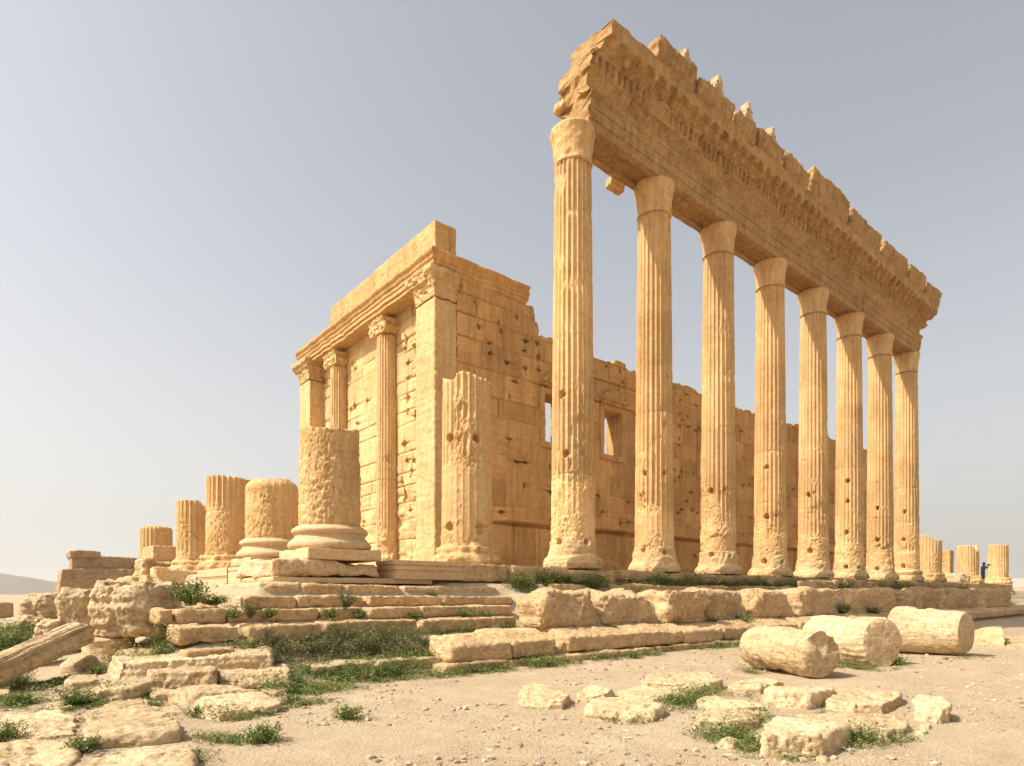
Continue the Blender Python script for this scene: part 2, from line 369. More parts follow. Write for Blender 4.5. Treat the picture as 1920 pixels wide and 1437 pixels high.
def soil_mat():
    m = bpy.data.materials.new('dry_soil'); m.use_nodes = True; t = m.node_tree; N = t.nodes; L = t.links
    p = N['Principled BSDF']; p.inputs['Roughness'].default_value = .95; p.inputs['Specular IOR Level'].default_value = .1
    tc = N.new('ShaderNodeTexCoord')
    def noise(s, d, r=.6):
        n = N.new('ShaderNodeTexNoise'); n.inputs['Scale'].default_value = s; n.inputs['Detail'].default_value = d; n.inputs['Roughness'].default_value = r; L.new(tc.outputs['Object'], n.inputs['Vector']); return n.outputs['Fac']
    def ramp(f, pts):
        r = N.new('ShaderNodeValToRGB'); e = r.color_ramp.elements
        while len(e) < len(pts): e.new(.5)
        for k, (a, c) in enumerate(pts): e[k].position = a; e[k].color = (*c, 1)
        L.new(f, r.inputs[0]); return r.outputs[0]
    def mix(a, b, f, mode='MIX'):
        x = N.new('ShaderNodeMixRGB'); x.blend_type = mode; x.inputs[0].default_value = f; L.new(a, x.inputs[1]); L.new(b, x.inputs[2]); return x.outputs[0]
    a = ramp(noise(.35, 6), [(.3, (.37, .27, .165)), (.5, (.45, .345, .22)), (.7, (.53, .425, .29))])
    b = ramp(noise(2.3, 6), [(.3, (.37, .275, .17)), (.55, (.455, .35, .225)), (.75, (.54, .44, .30))])
    v = N.new('ShaderNodeTexVoronoi'); v.inputs['Scale'].default_value = 34; L.new(tc.outputs['Object'], v.inputs['Vector'])
    g = ramp(v.outputs['Distance'], [(.0, (1.12, 1.1, 1.06)), (.35, (1, 1, 1)), (.7, (.80, .77, .72))])
    g2 = ramp(noise(42, 6, .7), [(.3, (.52, .47, .41)), (.5, (1, 1, 1)), (.70, (1.32, 1.30, 1.27))])
    c = mix(mix(mix(a, b, .5), g, .6, 'MULTIPLY'), g2, .8, 'MULTIPLY'); L.new(c, p.inputs['Base Color'])
    bm = N.new('ShaderNodeBump'); bm.inputs['Strength'].default_value = .6; bm.inputs['Distance'].default_value = .05
    ad = N.new('ShaderNodeMath'); ad.operation = 'ADD'; vs_ = N.new('ShaderNodeMath'); vs_.operation = 'MULTIPLY'; vs_.inputs[1].default_value = .25; L.new(v.outputs['Distance'], vs_.inputs[0]); L.new(noise(22, 8, .75), ad.inputs[0]); L.new(vs_.outputs[0], ad.inputs[1]); L.new(ad.outputs[0], bm.inputs['Height']); L.new(bm.outputs[0], p.inputs['Normal'])
    return m
M['soil'] = soil_mat()
def axis(lo, hi, step, far_lo, far_hi, g=1.16):
    a = list(np.arange(lo, hi, step)); s = step; x = a[-1]
    while x < far_hi: s *= g; x += s; a.append(x)
    s = step; x = a[0]; b = []
    while x > far_lo: s *= g; x -= s; b.append(x)
    return np.array(b[::-1]+a)
gx = axis(-4, 30, .12, -2500, 3000); gy = axis(-3, 26, .12, -2500, 3000)
GX, GY = np.meshgrid(gx, gy, indexing='ij'); GZ = gh(GX, GY)
ny = len(gy); ii = np.arange(len(gx)-1)[:, None]*ny; jj = np.arange(ny-1)[None]
gq = np.stack([ii+jj, ii+ny+jj, ii+ny+jj+1, ii+jj+1], -1).reshape(-1, 4)
tag(link('ground', mk_mesh('ground', np.stack([GX, GY, GZ], -1), gq), M['soil']), kind='structure')
# far hills as solid ridges
def ridge(name, pts, depth_add, mat, seed):
    """pts: (px, py of the crest, distance); a mound with a back slope and real thickness"""
    pts = sorted(pts); n = 60
    pxs = np.linspace(pts[0][0], pts[-1][0], n); pys = np.interp(pxs, [p[0] for p in pts], [p[1] for p in pts]); ds = np.interp(pxs, [p[0] for p in pts], [p[2] for p in pts])
    rows = []
    for k, (f, hf) in enumerate([(-depth_add*.8, -.15), (-depth_add*.5, .22), (-depth_add*.25, .62), (0, 1.), (depth_add*.3, .9), (depth_add, -.15)]):
        row = []
        for i in range(n):
            c = at_depth(pxs[i], pys[i], ds[i]); h = c[2]*(1+.05*math.sin(i*.7+seed)*(hf < .95)); a = ray(pxs[i]); dd = ds[i]+f
            row.append((a[0]*dd, a[1]*dd, h*hf-(3 if hf < 0 else 0)))
        rows.append(row)
    V = np.array(rows); m = len(rows)
    q = [(a*n+b, a*n+b+1, (a+1)*n+b+1, (a+1)*n+b) for a in range(m-1) for b in range(n-1)]
    tag(link(name, mk_mesh(name, V, q), mat), kind='structure')
hillm = stone_mat('distant_hill_earth', (.23, .19, .15), (.20, .165, .13), (.17, .14, .11), bump=.1, spread=0)
ridge('hill', [(-700, 1095, 1300), (-350, 1052, 1250), (-150, 1062, 1200), (-20, 1072, 1200), (60, 1084, 1200), (140, 1098, 1200), (260, 1110, 1200)], 500, hillm, 1)
deserth = stone_mat('distant_desert_earth', (.58, .47, .35), (.54, .43, .31), (.48, .38, .27), bump=.1, spread=0)
ridge('desert_hill', [(1500, 1100, 1500), (1700, 1090, 1500), (1800, 1086, 1500), (1960, 1084, 1500), (2300, 1078, 1500), (2700, 1080, 1500)], 600, deserth, 2)

# ------------------------------------------------------------------ the colonnade: eight standing columns
ORD = ['first', 'second', 'third', 'fourth', 'fifth', 'sixth', 'seventh', 'eighth']
CAP0, CAP1 = 14.55, 15.74                  # bell of the capital, above S
HOLES = [
 [(-.62, .95, .13, .25), (.62, .95, .12, .25), (-.55, 6.15, .15, .25), (-.35, 4.05, .14, .2), (.55, 4.1, .14, .12)],
 [(-.55, .85, .14, .3), (.55, .75, .11, .2), (-.55, 3.95, .13, .25), (.6, 3.95, .11, .2), (.6, 5.9, .1, .15)],
 [(-.35, .85, .15, .18), (.6, .8, .1, .2), (-.45, 3.75, .14, .3), (.4, 3.8, .1, .12)],
 [(-.35, .72, .16, .3), (.7, .7, .1, .2), (-.25, 5.4, .12, .22), (-.25, 2.95, .15, .3), (.4, 3.0, .08, .15)],
 [(-.2, 1.45, .17, .3), (-.35, 4.5, .13, .3), (.1, 4.6, .1, .1)],
 [(-.2, .7, .14, .3), (.6, .65, .1, .2), (-.1, 5.8, .13, .3), (-.1, 4.6, .13, .3), (-.2, 2.75, .15, .25)],
 [(-.2, .7, .15, .25), (-.2, 4.6, .14, .3), (-.2, 2.55, .16, .3), (-.05, 2.2, .1, .15)],
 [(-.25, .98, .16, .3), (-.15, 4.75, .14, .25), (-.25, 2.85, .15, .25)]]
BIGS = [[(.15, 2.2, 1.0, 1.5, .05), (.5, 3.6, .5, .9, .05), (.25, 4.9, .55, .5, .05)],
        [(-.75, 2.7, .35, .5, .09), (.3, 4.5, .35, 1.6, .035), (.1, .5, .8, .5, .07)],
        [(.5, 3.2, .6, .5, .05), (.2, 1.2, 1.2, .7, .05)],
        [(.5, 2.5, .55, .6, .05)], [(.3, 3.6, .7, .6, .05)], [(.2, 1.2, .9, .5, .05)], [(.2, 1.6, .9, .7, .06)], [(.1, 2.1, .5, .3, .04)]]
FF = [3.1, 2.55, 2.3, 2.45, 2.35, 2.1, 1.9, 2.1]
COLX = [16.2+SP*i for i in range(8)]
def bell_mesh(seed, rx):
    prof = [(.55, -.10), (.675, -.10), (.70, -.06), (.70, -.015), (.668, .02), (.67, .25), (.70, .55), (.755, .85), (.80, 1.02), (.815, 1.12), (.79, 1.19)]
    return lathe_profile(prof, n=96, seed=seed, noise=rx, sc=3.2, off=(seed*3.1, 0, 0))
NOTES = ['worn pale lower shaft, nearest the camera, left end of the colonnade', 'smooth bell capital, second from the near end of the colonnade', 'crumbled foot, third from the near end of the colonnade',
         'smooth filled lower drum, fourth from the near end of the colonnade', 'fifth along the colonnade, in front of the far part of the temple wall', 'sixth along the colonnade, three dark sockets up its shaft',
         'seventh along the colonnade, next to the farthest one', 'moulded base, farthest and smallest of the standing row']
for i, X in enumerate(COLX):
    t = thing('standing_column', ('fluted column with ' if i not in (4, 5, 6) else 'fluted column, ') + NOTES[i], 'column', (X, CY, S), 'standing columns under the long entablature')
    n = [336, 300, 264, 240, 216, 192, 168, 168][i]
    V, q, tr = shaft(X, CY, CAP0-.08, CAP0, .79, .665, 10+i*7, n=n, dz=[.04, .045, .05, .05, .06, .06, .06, .06][i], ff=FF[i], fc=[1.6, 1.1, 1.6, 1.6, 2.0, 1.9, 1.9, 1.2][i], holes=HOLES[i],
                     flare=0, zb=.55, rough=.034, rf=1.9, joints=(3.35+.1*i, 6.2+.2*(i % 3), 8.3, 10.4, 12.6), big=BIGS[i], ero=.5 if i < 2 else .62)
    jn = np.array([3.35+.1*i, 6.2+.2*(i % 3), 8.3, 10.4, 12.6]); kz = np.searchsorted(jn, V[:, 2]); tn = .45*np.sin(kz*4.7+i*2.9)+.9*(1-sst(FF[i]-.2, FF[i]+.5, V[:, 2]+.3*fbm(V*1.3, 2, i)))
    link('shaft', set_tone(mk_mesh('shaft', V, q, tr), tn), M['col'], t)
    # eroded base: a lump that flares to the ground
    if i == 7: prof = [(.9, 0), (1.04, .0), (1.07, .12), (1.04, .26), (.93, .31), (.90, .42), (.95, .50), (.97, .60), (.93, .68), (.80, .74), (.77, .9)]
    elif i == 0: prof = [(.9, 0), (1.05, .02), (1.09, .2), (1.03, .36), (.92, .42), (.86, .52), (.83, .8), (.79, 1.0)]
    else: prof = [(.9, 0), (1.03, .0), (1.05, .16), (.99, .30), (.90, .40), (.86, .55), (.825, .8), (.785, 1.02)]
    V, q, tr = lathe_profile(prof, n=160, seed=70+i, noise=.06 if i < 7 else .02, sc=4.0, off=(X, 0, 0))
    ph = math.atan2(-CY, -X)
    for (s, hz, hr, hd) in HOLES[i]:
        if hz > 1.05: continue
        r0 = np.hypot(V[:, 0], V[:, 1]); a = np.arctan2(V[:, 1], V[:, 0]); da = (a-(ph+math.asin(s))+np.pi) % (2*np.pi)-np.pi
        k = 1-sst(.5, 1.05, np.sqrt((da*r0)**2+(V[:, 2]-hz)**2)/hr); f = 1-k*hd/np.maximum(r0, .1); V[:, 0] *= f; V[:, 1] *= f
    link('base', set_tone(mk_mesh('base', V, q, tr), np.full(len(V), .4)), M['foot'], t)
    V, q, tr = bell_mesh(40+i, .05 if i == 0 else .022)
    V = V*np.array([1, 1, 1.0]); V[:, 2] += CAP0
    link('capital', mk_mesh('capital', V, q, tr), M['col'], t)

# ------------------------------------------------------------------ entablature over the columns
def dens(poly, step):
    out = []
    for a, b in zip(poly, poly[1:]+poly[:1]):
        a = np.array(a); b = np.array(b); k = max(1, int(round(np.hypot(*(b-a))/step)))
        for i in range(k): out.append(a+(b-a)*i/k)
    return np.array(out)
def sweep_x(poly, x0, x1, dx, amp, sc, seed, step=.07, joints=(), endamp=.15, fn=None):
    """closed (Y, Z) section drawn along X, worn by noise; ragged ends"""
    p = dens(poly, step); n = len(p); xs = np.linspace(x0, x1, max(2, int((x1-x0)/dx)+1)); m = len(xs)
    V = np.zeros((m, n, 3)); V[..., 0] = xs[:, None]; V[..., 1] = p[None, :, 0]; V[..., 2] = p[None, :, 1]
    e = endamp*fbm(np.stack([p[:, 0]*1.7, p[:, 1]*1.7, p[:, 0]*0+seed], -1), 3, seed); V[0, :, 0] += e; V[-1, :, 0] -= e
    c = p.mean(0)
    tn = np.roll(p, -1, 0)-np.roll(p, 1, 0); nn = np.stack([tn[:, 1], -tn[:, 0]], -1); nn /= np.maximum(np.linalg.norm(nn, axis=1, keepdims=True), 1e-6)
    if np.sum(nn*(p-c)) < 0: nn = -nn
    d = amp*fbm(V*sc, 4, seed)-amp*1.6*sst(.45, .8, fbm(V*sc*.6+31, 3, seed+2))
    for j in joints: d -= .075*np.exp(-((V[..., 0]-j-.04*fbm(V*1.5, 2, 5))/.028)**2)
    if fn is not None: d = d+fn(V)
    V[..., 1] += nn[None, :, 0]*d; V[..., 2] += nn[None, :, 1]*d
    i = np.arange(m-1)[:, None]*n; j = np.arange(n)[None]; j2 = (j+1) % n
    q = np.stack([i+j, i+n+j, i+n+j2, i+j2], -1).reshape(-1, 4)
    V2 = np.vstack([V.reshape(-1, 3), V[0].mean(0), V[-1].mean(0)]); a = m*n; jj = np.arange(n)
    tr = np.vstack([np.stack([jj, (jj+1) % n, np.full(n, a)], -1), np.stack([(m-1)*n+(jj+1) % n, (m-1)*n+jj, np.full(n, a+1)], -1)])
    return V2, q, tr
ent = thing('entablature', 'long carved brown stone entablature with broken cornice carried by the eight standing columns', 'entablature', (0, 0, 0))
AZ = S+CAP1-.02; X0, X1 = 16.30, 49.75
arch = [(15.36, AZ), (15.36, AZ+.34), (15.31, AZ+.36), (15.31, AZ+.72), (15.26, AZ+.74), (15.26, AZ+1.05), (15.18, AZ+1.12), (15.16, AZ+1.24), (16.84, AZ+1.24), (16.82, AZ+1.10), (16.74, AZ+1.05), (16.64, AZ), (16.36, AZ), (16.36, AZ+.12), (15.64, AZ+.12), (15.64, AZ)]
def soffit(V):     # close the sunk soffit panel above each capital
    d = np.min(np.abs(V[..., 0][..., None]-np.array(COLX)), -1)
    return .12*(1-sst(.75, .80, d))*(np.abs(V[..., 2]-(AZ+.12)) < .03)*(np.abs(V[..., 1]-16) < .34)
V, q, tr = sweep_x(arch, X0, X1, .07, .022, 1.7, 3, joints=[x+.1*math.sin(k*5) for k, x in enumerate(COLX[1:-1])], fn=soffit)
o = link('architrave', mk_mesh('architrave', V, q, tr), M['ent'], ent); sharp(o.data, 50)
FZ = AZ+1.25
def carve(V):      # worn scroll relief on the frieze
    P = V*np.array([2.6, 1.0, 2.6]); return .028*np.abs(fbm(P, 3, 77))*(V[..., 1] < 15.6)
frz = [(15.26, FZ), (15.32, FZ+.06), (15.36, FZ+.2), (15.33, FZ+.38), (15.22, FZ+.55), (15.12, FZ+.62), (16.8, FZ+.62), (16.8, FZ)]
rj = random.Random(3); fj = []; x = X0+2.2
while x < X1-1: fj.append(x); x += 1.5+rj.random()*1.6
V, q, tr = sweep_x(frz, X0-.05, X1-.2, .06, .018, 2.0, 13, joints=fj, fn=carve)
o = link('frieze', mk_mesh('frieze', V, q, tr), M['ent'], ent); sharp(o.data, 50)
DZ = FZ+.63
den = [(15.10, DZ), (15.02, DZ+.10), (14.98, DZ+.14), (14.98, DZ+.44), (14.90, DZ+.50), (14.86, DZ+.56), (16.7, DZ+.56), (16.7, DZ)]
def teeth(V):
    xx_ = V[..., 0]+.05*fbm(np.stack([V[..., 0]*2.5, V[..., 0]*0, V[..., 0]*0+2], -1), 2, 6); ph = (xx_ % .34)/.34; keep = sst(-.55, -.3, fbm(np.stack([V[..., 0]*.5, V[..., 0]*0, V[..., 0]*0], -1), 2, 5))
    return -.17*(.75+.25*vn(np.stack([np.floor(xx_/.34)*1.7, V[..., 0]*0, V[..., 0]*0], -1), 8))*sst(.45, .60, ph)*(1-sst(.93, 1.0, ph))*((V[..., 2] > DZ+.06) & (V[..., 2] < DZ+.46) & (V[..., 1] < 15.1))*keep
V, q, tr = sweep_x(den, X0-.12, X1+.2, .06, .016, 1.9, 23, joints=fj[::2], fn=teeth, step=.06)
o = link('dentil_course', mk_mesh('dentil_course', V, q, tr), M['ent'], ent); sharp(o.data, 45)
KZ = DZ+.57
cor = [(14.86, KZ), (14.76, KZ+.14), (14.70, KZ+.24), (14.46, KZ+.29), (14.42, KZ+.33), (14.42, KZ+.66), (14.34, KZ+.76), (16.3, KZ+.76), (16.3, KZ)]
def modil(V):      # modillions: rounded brackets under the overhang
    ph = (V[..., 0] % .72)/.72; b = np.exp(-((ph-.5)/.20)**4)
    m = sst(14.40, 14.52, V[..., 1])*(1-sst(14.80, 14.95, V[..., 1]))*(V[..., 2] < KZ+.35)
    return (.24*b-.06)*m*(1+.3*fbm(V*1.3, 2, 9))
V, q, tr = sweep_x(cor, X0+.15, X1+.55, .06, .042, 1.15, 33, joints=fj[1::2], fn=modil, step=.06, endamp=.16)
o = link('cornice', mk_mesh('cornice', V, q, tr), M['ent'], ent); sharp(o.data, 60)
TZ = KZ+.75
def simab(px0, px1, dz0, dz1, k, Y0=14.26, mat='ent', amp=.06):
    xa = on_Y(px0, 300, Y0)[0]; xb = on_Y(px1, 300, Y0)[0]
    bm = bmesh.new(); j = random.Random(k)
    pr = [(14.46, TZ-.02), (14.36, TZ+dz1*.35), (Y0, TZ+dz1*.8), (Y0+.02, TZ+dz1), (15.3, TZ+dz1*(.96-.1*j.random())), (15.4, TZ-.02)]
    cx = (xa+xb)/2
    add_prism(bm, [(xa-cx+.07, y-16, z-TZ+.10*math.sin(k*5.3)*(z > TZ+.1)) for y, z in pr], [(xb-cx-.07+dz0, y-16, z-TZ+(j.random()-.5)*.12) for y, z in pr])
    stone('cornice_block', bm, M[mat], (cx, 16, TZ), voxel=.06, smooth=2, amp=amp, sc=1.7, fine=.03, strata=.02, seed=200+k, parent=ent)
for k, (a, b, h) in enumerate([(1238, 1312, .98), (1314, 1383, .86), (1386, 1424, .95), (1426, 1476, .95), (1478, 1522, .92), (1526, 1597, 1.35), (1600, 1656, 1.22), (1660, 1706, 1.15), (1708, 1738, 1.2), (1740, 1768, 1.05)]):
    simab(a, b, 0, h, k)
for k, (px, py) in enumerate([(1281, 84), (1342, 134), (1398, 186), (1443, 232)]):
    p = on_Y(px, py, 14.75); c = p[0]
    bm = bmesh.new(); z0 = TZ+.3; hgt = max(.5, p[2]-.25-z0); wd = .62
    outl = [(-wd, 0), (wd*.75, 0), (wd*.75, hgt*.45), (wd*.55, hgt*.45), (wd*.55, hgt*.62), (wd*.38, hgt*.62), (wd*.38, hgt*.8), (wd*.2, hgt*.8), (wd*.2, hgt), (-wd*.15, hgt), (-wd*.15, hgt*.82), (-wd*.38, hgt*.82), (-wd*.38, hgt*.64), (-wd*.62, hgt*.64), (-wd*.62, hgt*.46), (-wd, hgt*.46)]
    add_prism(bm, [(a, -.22, b) for a, b in outl], [(a, .22, b) for a, b in outl])
    stone('merlon', bm, M['pale'], (c, 14.75, z0), voxel=.045, smooth=1, amp=.03, sc=3, fine=.02, seed=300+k, parent=ent)
# two broken stubs at the near end and one under the second bay
for k, (x0, x1, y0, y1, z0, z1) in enumerate([(16.15, 16.6, 16.45, 16.95, FZ+.05, FZ+.35), (16.1, 16.5, 16.1, 16.7, AZ+.05, AZ+.4), (19.0, 19.9, 16.6, 17.0, AZ-.28, AZ+.1)]):
    block('broken_stub', None, x0, x1, y0, y1, z0, z1, 'col', voxel=.05, amp=.06, seed=320+k, parent=ent, jit=.06)

# ------------------------------------------------------------------ the temple hall (cella)
WX, WY = 13.5, 21.0                         # outer corner: short face looks to -X, long face to -Y
hall = thing('temple_hall', 'roofless ruined temple hall of honey stone with sunlit short face and shaded windowed long wall', 'temple', (0, 0, 0))
def masonry(U, V, rows, seed, lmin, lmax, jw=.028, jd=.05):
    """depth carved at the joints of irregular coursed blocks"""
    rs = np.array(rows); r = random.Random(seed)
    Vw = V+.02*fbm(np.stack([U*.5, V*.5, U*0], -1), 2, seed)
    k = np.clip(np.searchsorted(rs, Vw)-1, 0, len(rs)-1)
    d = np.full(U.shape, 9.)
    d = np.minimum(np.abs(Vw-rs[k]), np.abs(rs[np.clip(k+1, 0, len(rs)-1)]-Vw))
    tone = np.zeros(U.shape)
    umin, umax = U.min(), U.max()
    for a in range(len(rs)):
        m = k == a
        if not m.any(): continue
        xs = [umin-r.random()*lmax]
        while xs[-1] < umax+1: xs.append(xs[-1]+lmin+r.random()*(lmax-lmin))
        xs = np.array(xs); u = U[m]+.012*fbm(np.stack([U[m], V[m]*2, U[m]*0], -1), 2, seed+3)
        b = np.clip(np.searchsorted(xs, u), 1, len(xs)-1)
        d[m] = np.minimum(d[m], np.minimum(np.abs(u-xs[b-1]), np.abs(xs[b]-u)))
        tone[m] = np.sin(b*2.4+a*78.233)*.75+.25*np.sin(a*2.1)
    hit = .5+.5*sst(-.3, .4, fbm(np.stack([U*.35, V*.35, U*0+3], -1), 3, seed+6))
    masonry.tone = tone; return jd*np.exp(-(d/jw)**2)*hit + .016*tone
def slab(us, vs, org, eu, ev, en, carve, keep, thick):
    """solid wall: front sheet carved by a depth field, flat back, sides round every opening"""
    nu, nv = len(us), len(vs); U, Vv = np.meshgrid(us, vs, indexing='ij'); org, eu, ev, en = map(np.array, (org, eu, ev, en))
    c = carve(U, Vv)
    base = org+U[..., None]*eu+Vv[..., None]*ev
    Fr = base-c[..., None]*en; Bk = base-thick*en
    Uc = (us[:-1, None]+us[1:, None])/2+0*vs[None, :-1]; Vc = (vs[None, :-1]+vs[None, 1:])/2+0*us[:-1, None]
    kp = keep(Uc, Vc)
    idx = np.arange(nu*nv).reshape(nu, nv); Nn = nu*nv
    a, b, cc, d = idx[:-1, :-1], idx[1:, :-1], idx[1:, 1:], idx[:-1, 1:]
    q = [np.stack([a, b, cc, d], -1)[kp], np.stack([d, cc, b, a], -1)[kp]+Nn]
    K = np.zeros((nu+1, nv+1), bool); K[1:-1, 1:-1] = kp
    ev_ = K[:-1, 1:-1] != K[1:, 1:-1]; p0 = idx[:, :-1][ev_]; p1 = idx[:, 1:][ev_]; q.append(np.stack([p0, p1, p1+Nn, p0+Nn], -1))
    eh = K[1:-1, :-1] != K[1:-1, 1:]; p0 = idx[:-1, :][eh]; p1 = idx[1:, :][eh]; q.append(np.stack([p0, p1, p1+Nn, p0+Nn], -1))
    q = np.vstack([x.reshape(-1, 4) for x in q]); V = np.vstack([Fr.reshape(-1, 3), Bk.reshape(-1, 3)])
    used = np.unique(q); mp = np.zeros(len(V), np.int64); mp[used] = np.arange(len(used))
    tn = getattr(carve, 'tone', None); slab.tone = None if tn is None else np.concatenate([tn.ravel(), tn.ravel()])[used]
    return V[used], mp[q]
def holes_field(U, V, hs, seed):
    n = fbm(np.stack([U*5, V*5, U*0], -1), 2, seed); c = np.zeros(U.shape)
    for (u, v, ru, rv_, d) in hs:
        m = (np.abs(U-u) < ru*2) & (np.abs(V-v) < rv_*2)
        if m.any():
            a0 = (u*7.1+v*3.7) % 6.283; x = (U[m]-u)/ru; y = (V[m]-v)/rv_
            qd = np.max([x*math.cos(a0+k*2.094)+y*math.sin(a0+k*2.094) for k in range(3)], 0)*1.55+.22*n[m]
            c[m] = np.maximum(c[m], d*(1-sst(.80, 1.0, qd)))
            m = (np.abs(U-u) < ru*4.5) & (np.abs(V-v) < rv_*4.5); x = (U[m]-u)/ru; y = (V[m]-v)/rv_
            s1, s2 = math.cos(a0*3) > 0, math.sin(a0*5) > 0
            ln = np.where((x > 0) == s1, np.exp(-((V[m]-v)/.035)**2)*np.exp(-(x/3.0)**2), 0); ln = np.maximum(ln, np.where((y > 0) == s2, np.exp(-((U[m]-u)/.035)**2)*np.exp(-(y/2.6)**2), 0))
            c[m] = np.maximum(c[m], .10*ln)
    return c
# long wall -------------------------------------------------
top_px = [(859, 498), (905, 506), (940, 518), (985, 540), (986, 571), (1000, 574), (1004, 598), (1012, 612), (1008, 626), (1036, 632), (1041, 637), (1070, 645), (1120, 667), (1140, 674), (1195, 692), (1230, 703), (1268, 716), (1290, 722), (1322, 742), (1350, 750), (1390, 764), (1412, 772), (1420, 770), (1450, 786), (1500, 797), (1530, 808), (1565, 821), (1590, 829), (1628, 842)]
tu = np.array([on_Y(a, b, WY)[0] for a, b in top_px]); tz = np.array([on_Y(a, b, WY)[2] for a, b in top_px])
XE = on_Y(1627, 900, WY)[0]
WIN = [(19.45, 20.75), (23.45, 24.75), (31.7, 33.0)]; WZ0, WZ1 = 8.55, 10.72
hl = []
for c, pts in ((6, [(1325, 670), (1600, 762), (1480, 800), (1345, 830), (1490, 860), (1420, 935), (1420, 1005), (1655, 925), (1738, 935), (1650, 990), (1745, 1030), (1530, 1065), (1660, 1105), (1745, 1115), (1590, 1195), (1550, 1295)]),
               (7, [(1490, 420), (1545, 568), (1595, 572), (1585, 720), (1760, 760), (1440, 890), (1750, 600)]),
               (5, [(490, 945), (455, 1055), (495, 1050), (360, 995), (340, 910), (530, 730), (465, 325), (380, 240), (450, 268), (535, 490), (760, 420), (795, 385), (850, 445), (760, 490), (800, 500), (760, 550), (805, 552), (845, 575), (755, 615), (865, 650), (770, 785), (795, 792), (828, 795), (770, 985), (820, 990), (850, 1000), (820, 895), (870, 905), (1080, 580), (1155, 550), (1085, 720), (1155, 722), (1090, 860), (1120, 855), (1130, 945), (1125, 1025), (1135, 470), (1350, 560), (1375, 640), (1355, 1070), (1350, 880), (90, 895), (30, 190), (15, 120)])):
    for k, (a, b) in enumerate(pts):
        p = on_Y(*cp(c, a, b), WY); s = 1.0 if c != 5 else .85
        r_ = random.Random(int(a*7+b)); tri = r_.random()
        hl.append((p[0], p[2], (.08+.15*tri*tri)*s, (.07+.10*(1-tri))*s, .32))
r_ = random.Random(11)
for k in range(46): hl.append((27+r_.random()*30, S+1+r_.random()*8, .08+.08*r_.random(), .07+.06*r_.random(), .25))
rows = [S-.3, S+2.28]; 
while rows[-1] < 16.5: rows.append(rows[-1]+random.Random(len(rows)*3).choice([.62, .8, .95, 1.1]))
def carve_long(U, V):
    c = masonry(U, V, rows, 21, 1.3, 2.9, .032, .13)*sst(S+2.2, S+2.6, V)*(.30+.70*sst(8.5, 11, V)*(1-sst(24, 30, U))+.15*sst(24, 30, U))
    carve_long.tone = masonry.tone.copy()
    c += masonry(U, V, [S-3, S+2.20, 30], 22, 1.4, 2.2, .035, .15)*(1-sst(S+2.05, S+2.2, V))
    c += holes_field(U, V, hl, 5)
    P = np.stack([U, V, U*0], -1)
    c += .03*fbm(P*.8, 3, 31)+.018*fbm(P*np.array([1.2, 5, 1]), 3, 32)+.03*sst(.35, .8, fbm(P*1.3, 4, 34))
    lip = np.exp(-((V-S-2.33-.04*fbm(P*.9, 2, 7))/.10)**4)*.22*sst(-.5, .0, fbm(P*np.array([.7, 0, 0]), 2, 41)+.2); c -= lip
    c += .20*np.exp(-((V-S-2.16)/.06)**2)
    for a, b in WIN:      # flat frame bed round the windows
        m = (U > a-.32) & (U < b+.32) & (V > WZ0-.32) & (V < WZ1+.3); c = np.where(m, .02, c)
    return c
tr_ = random.Random(4)
stepu = [14.0]; 
while stepu[-1] < XE+2: stepu.append(stepu[-1]+.5+tr_.random()*1.5)
stepu = np.array(stepu); sj = np.array([(tr_.random()-.5)*.30 for _ in stepu])
def keep_long(U, V):
    t = np.interp(U, tu, tz); kk = np.clip(np.searchsorted(stepu, U), 0, len(sj)-1)
    t = t+np.where(U > 18.5, sj[kk], 0)-.08*np.abs(fbm(np.stack([U*2, U*0, U*0], -1), 2, 3))
    k = V < t
    for a, b in WIN: k &= ~((U > a) & (U < b) & (V > WZ0) & (V < WZ1))
    return k
us = [WX+1.10]; 
while us[-1] < XE: us.append(us[-1]+(.042 if us[-1] < 26 else .06 if us[-1] < 36 else .09))
us = np.array(sorted(us+[a for w_ in WIN for a in w_])); us = us[np.insert(np.diff(us) > .004, 0, True)]
vs = np.array(sorted(list(np.arange(S-.3, 15.3, .042))+[WZ0, WZ1])); vs = vs[np.insert(np.diff(vs) > .004, 0, True)]
V, q = slab(us, vs, (0, WY, 0), (1, 0, 0), (0, 0, 1), (0, -1, 0), carve_long, keep_long, 1.0)
o = link('long_wall', set_tone(mk_mesh('long_wall', V, q), slab.tone*.8), M['wall'], hall); sharp(o.data, 55)
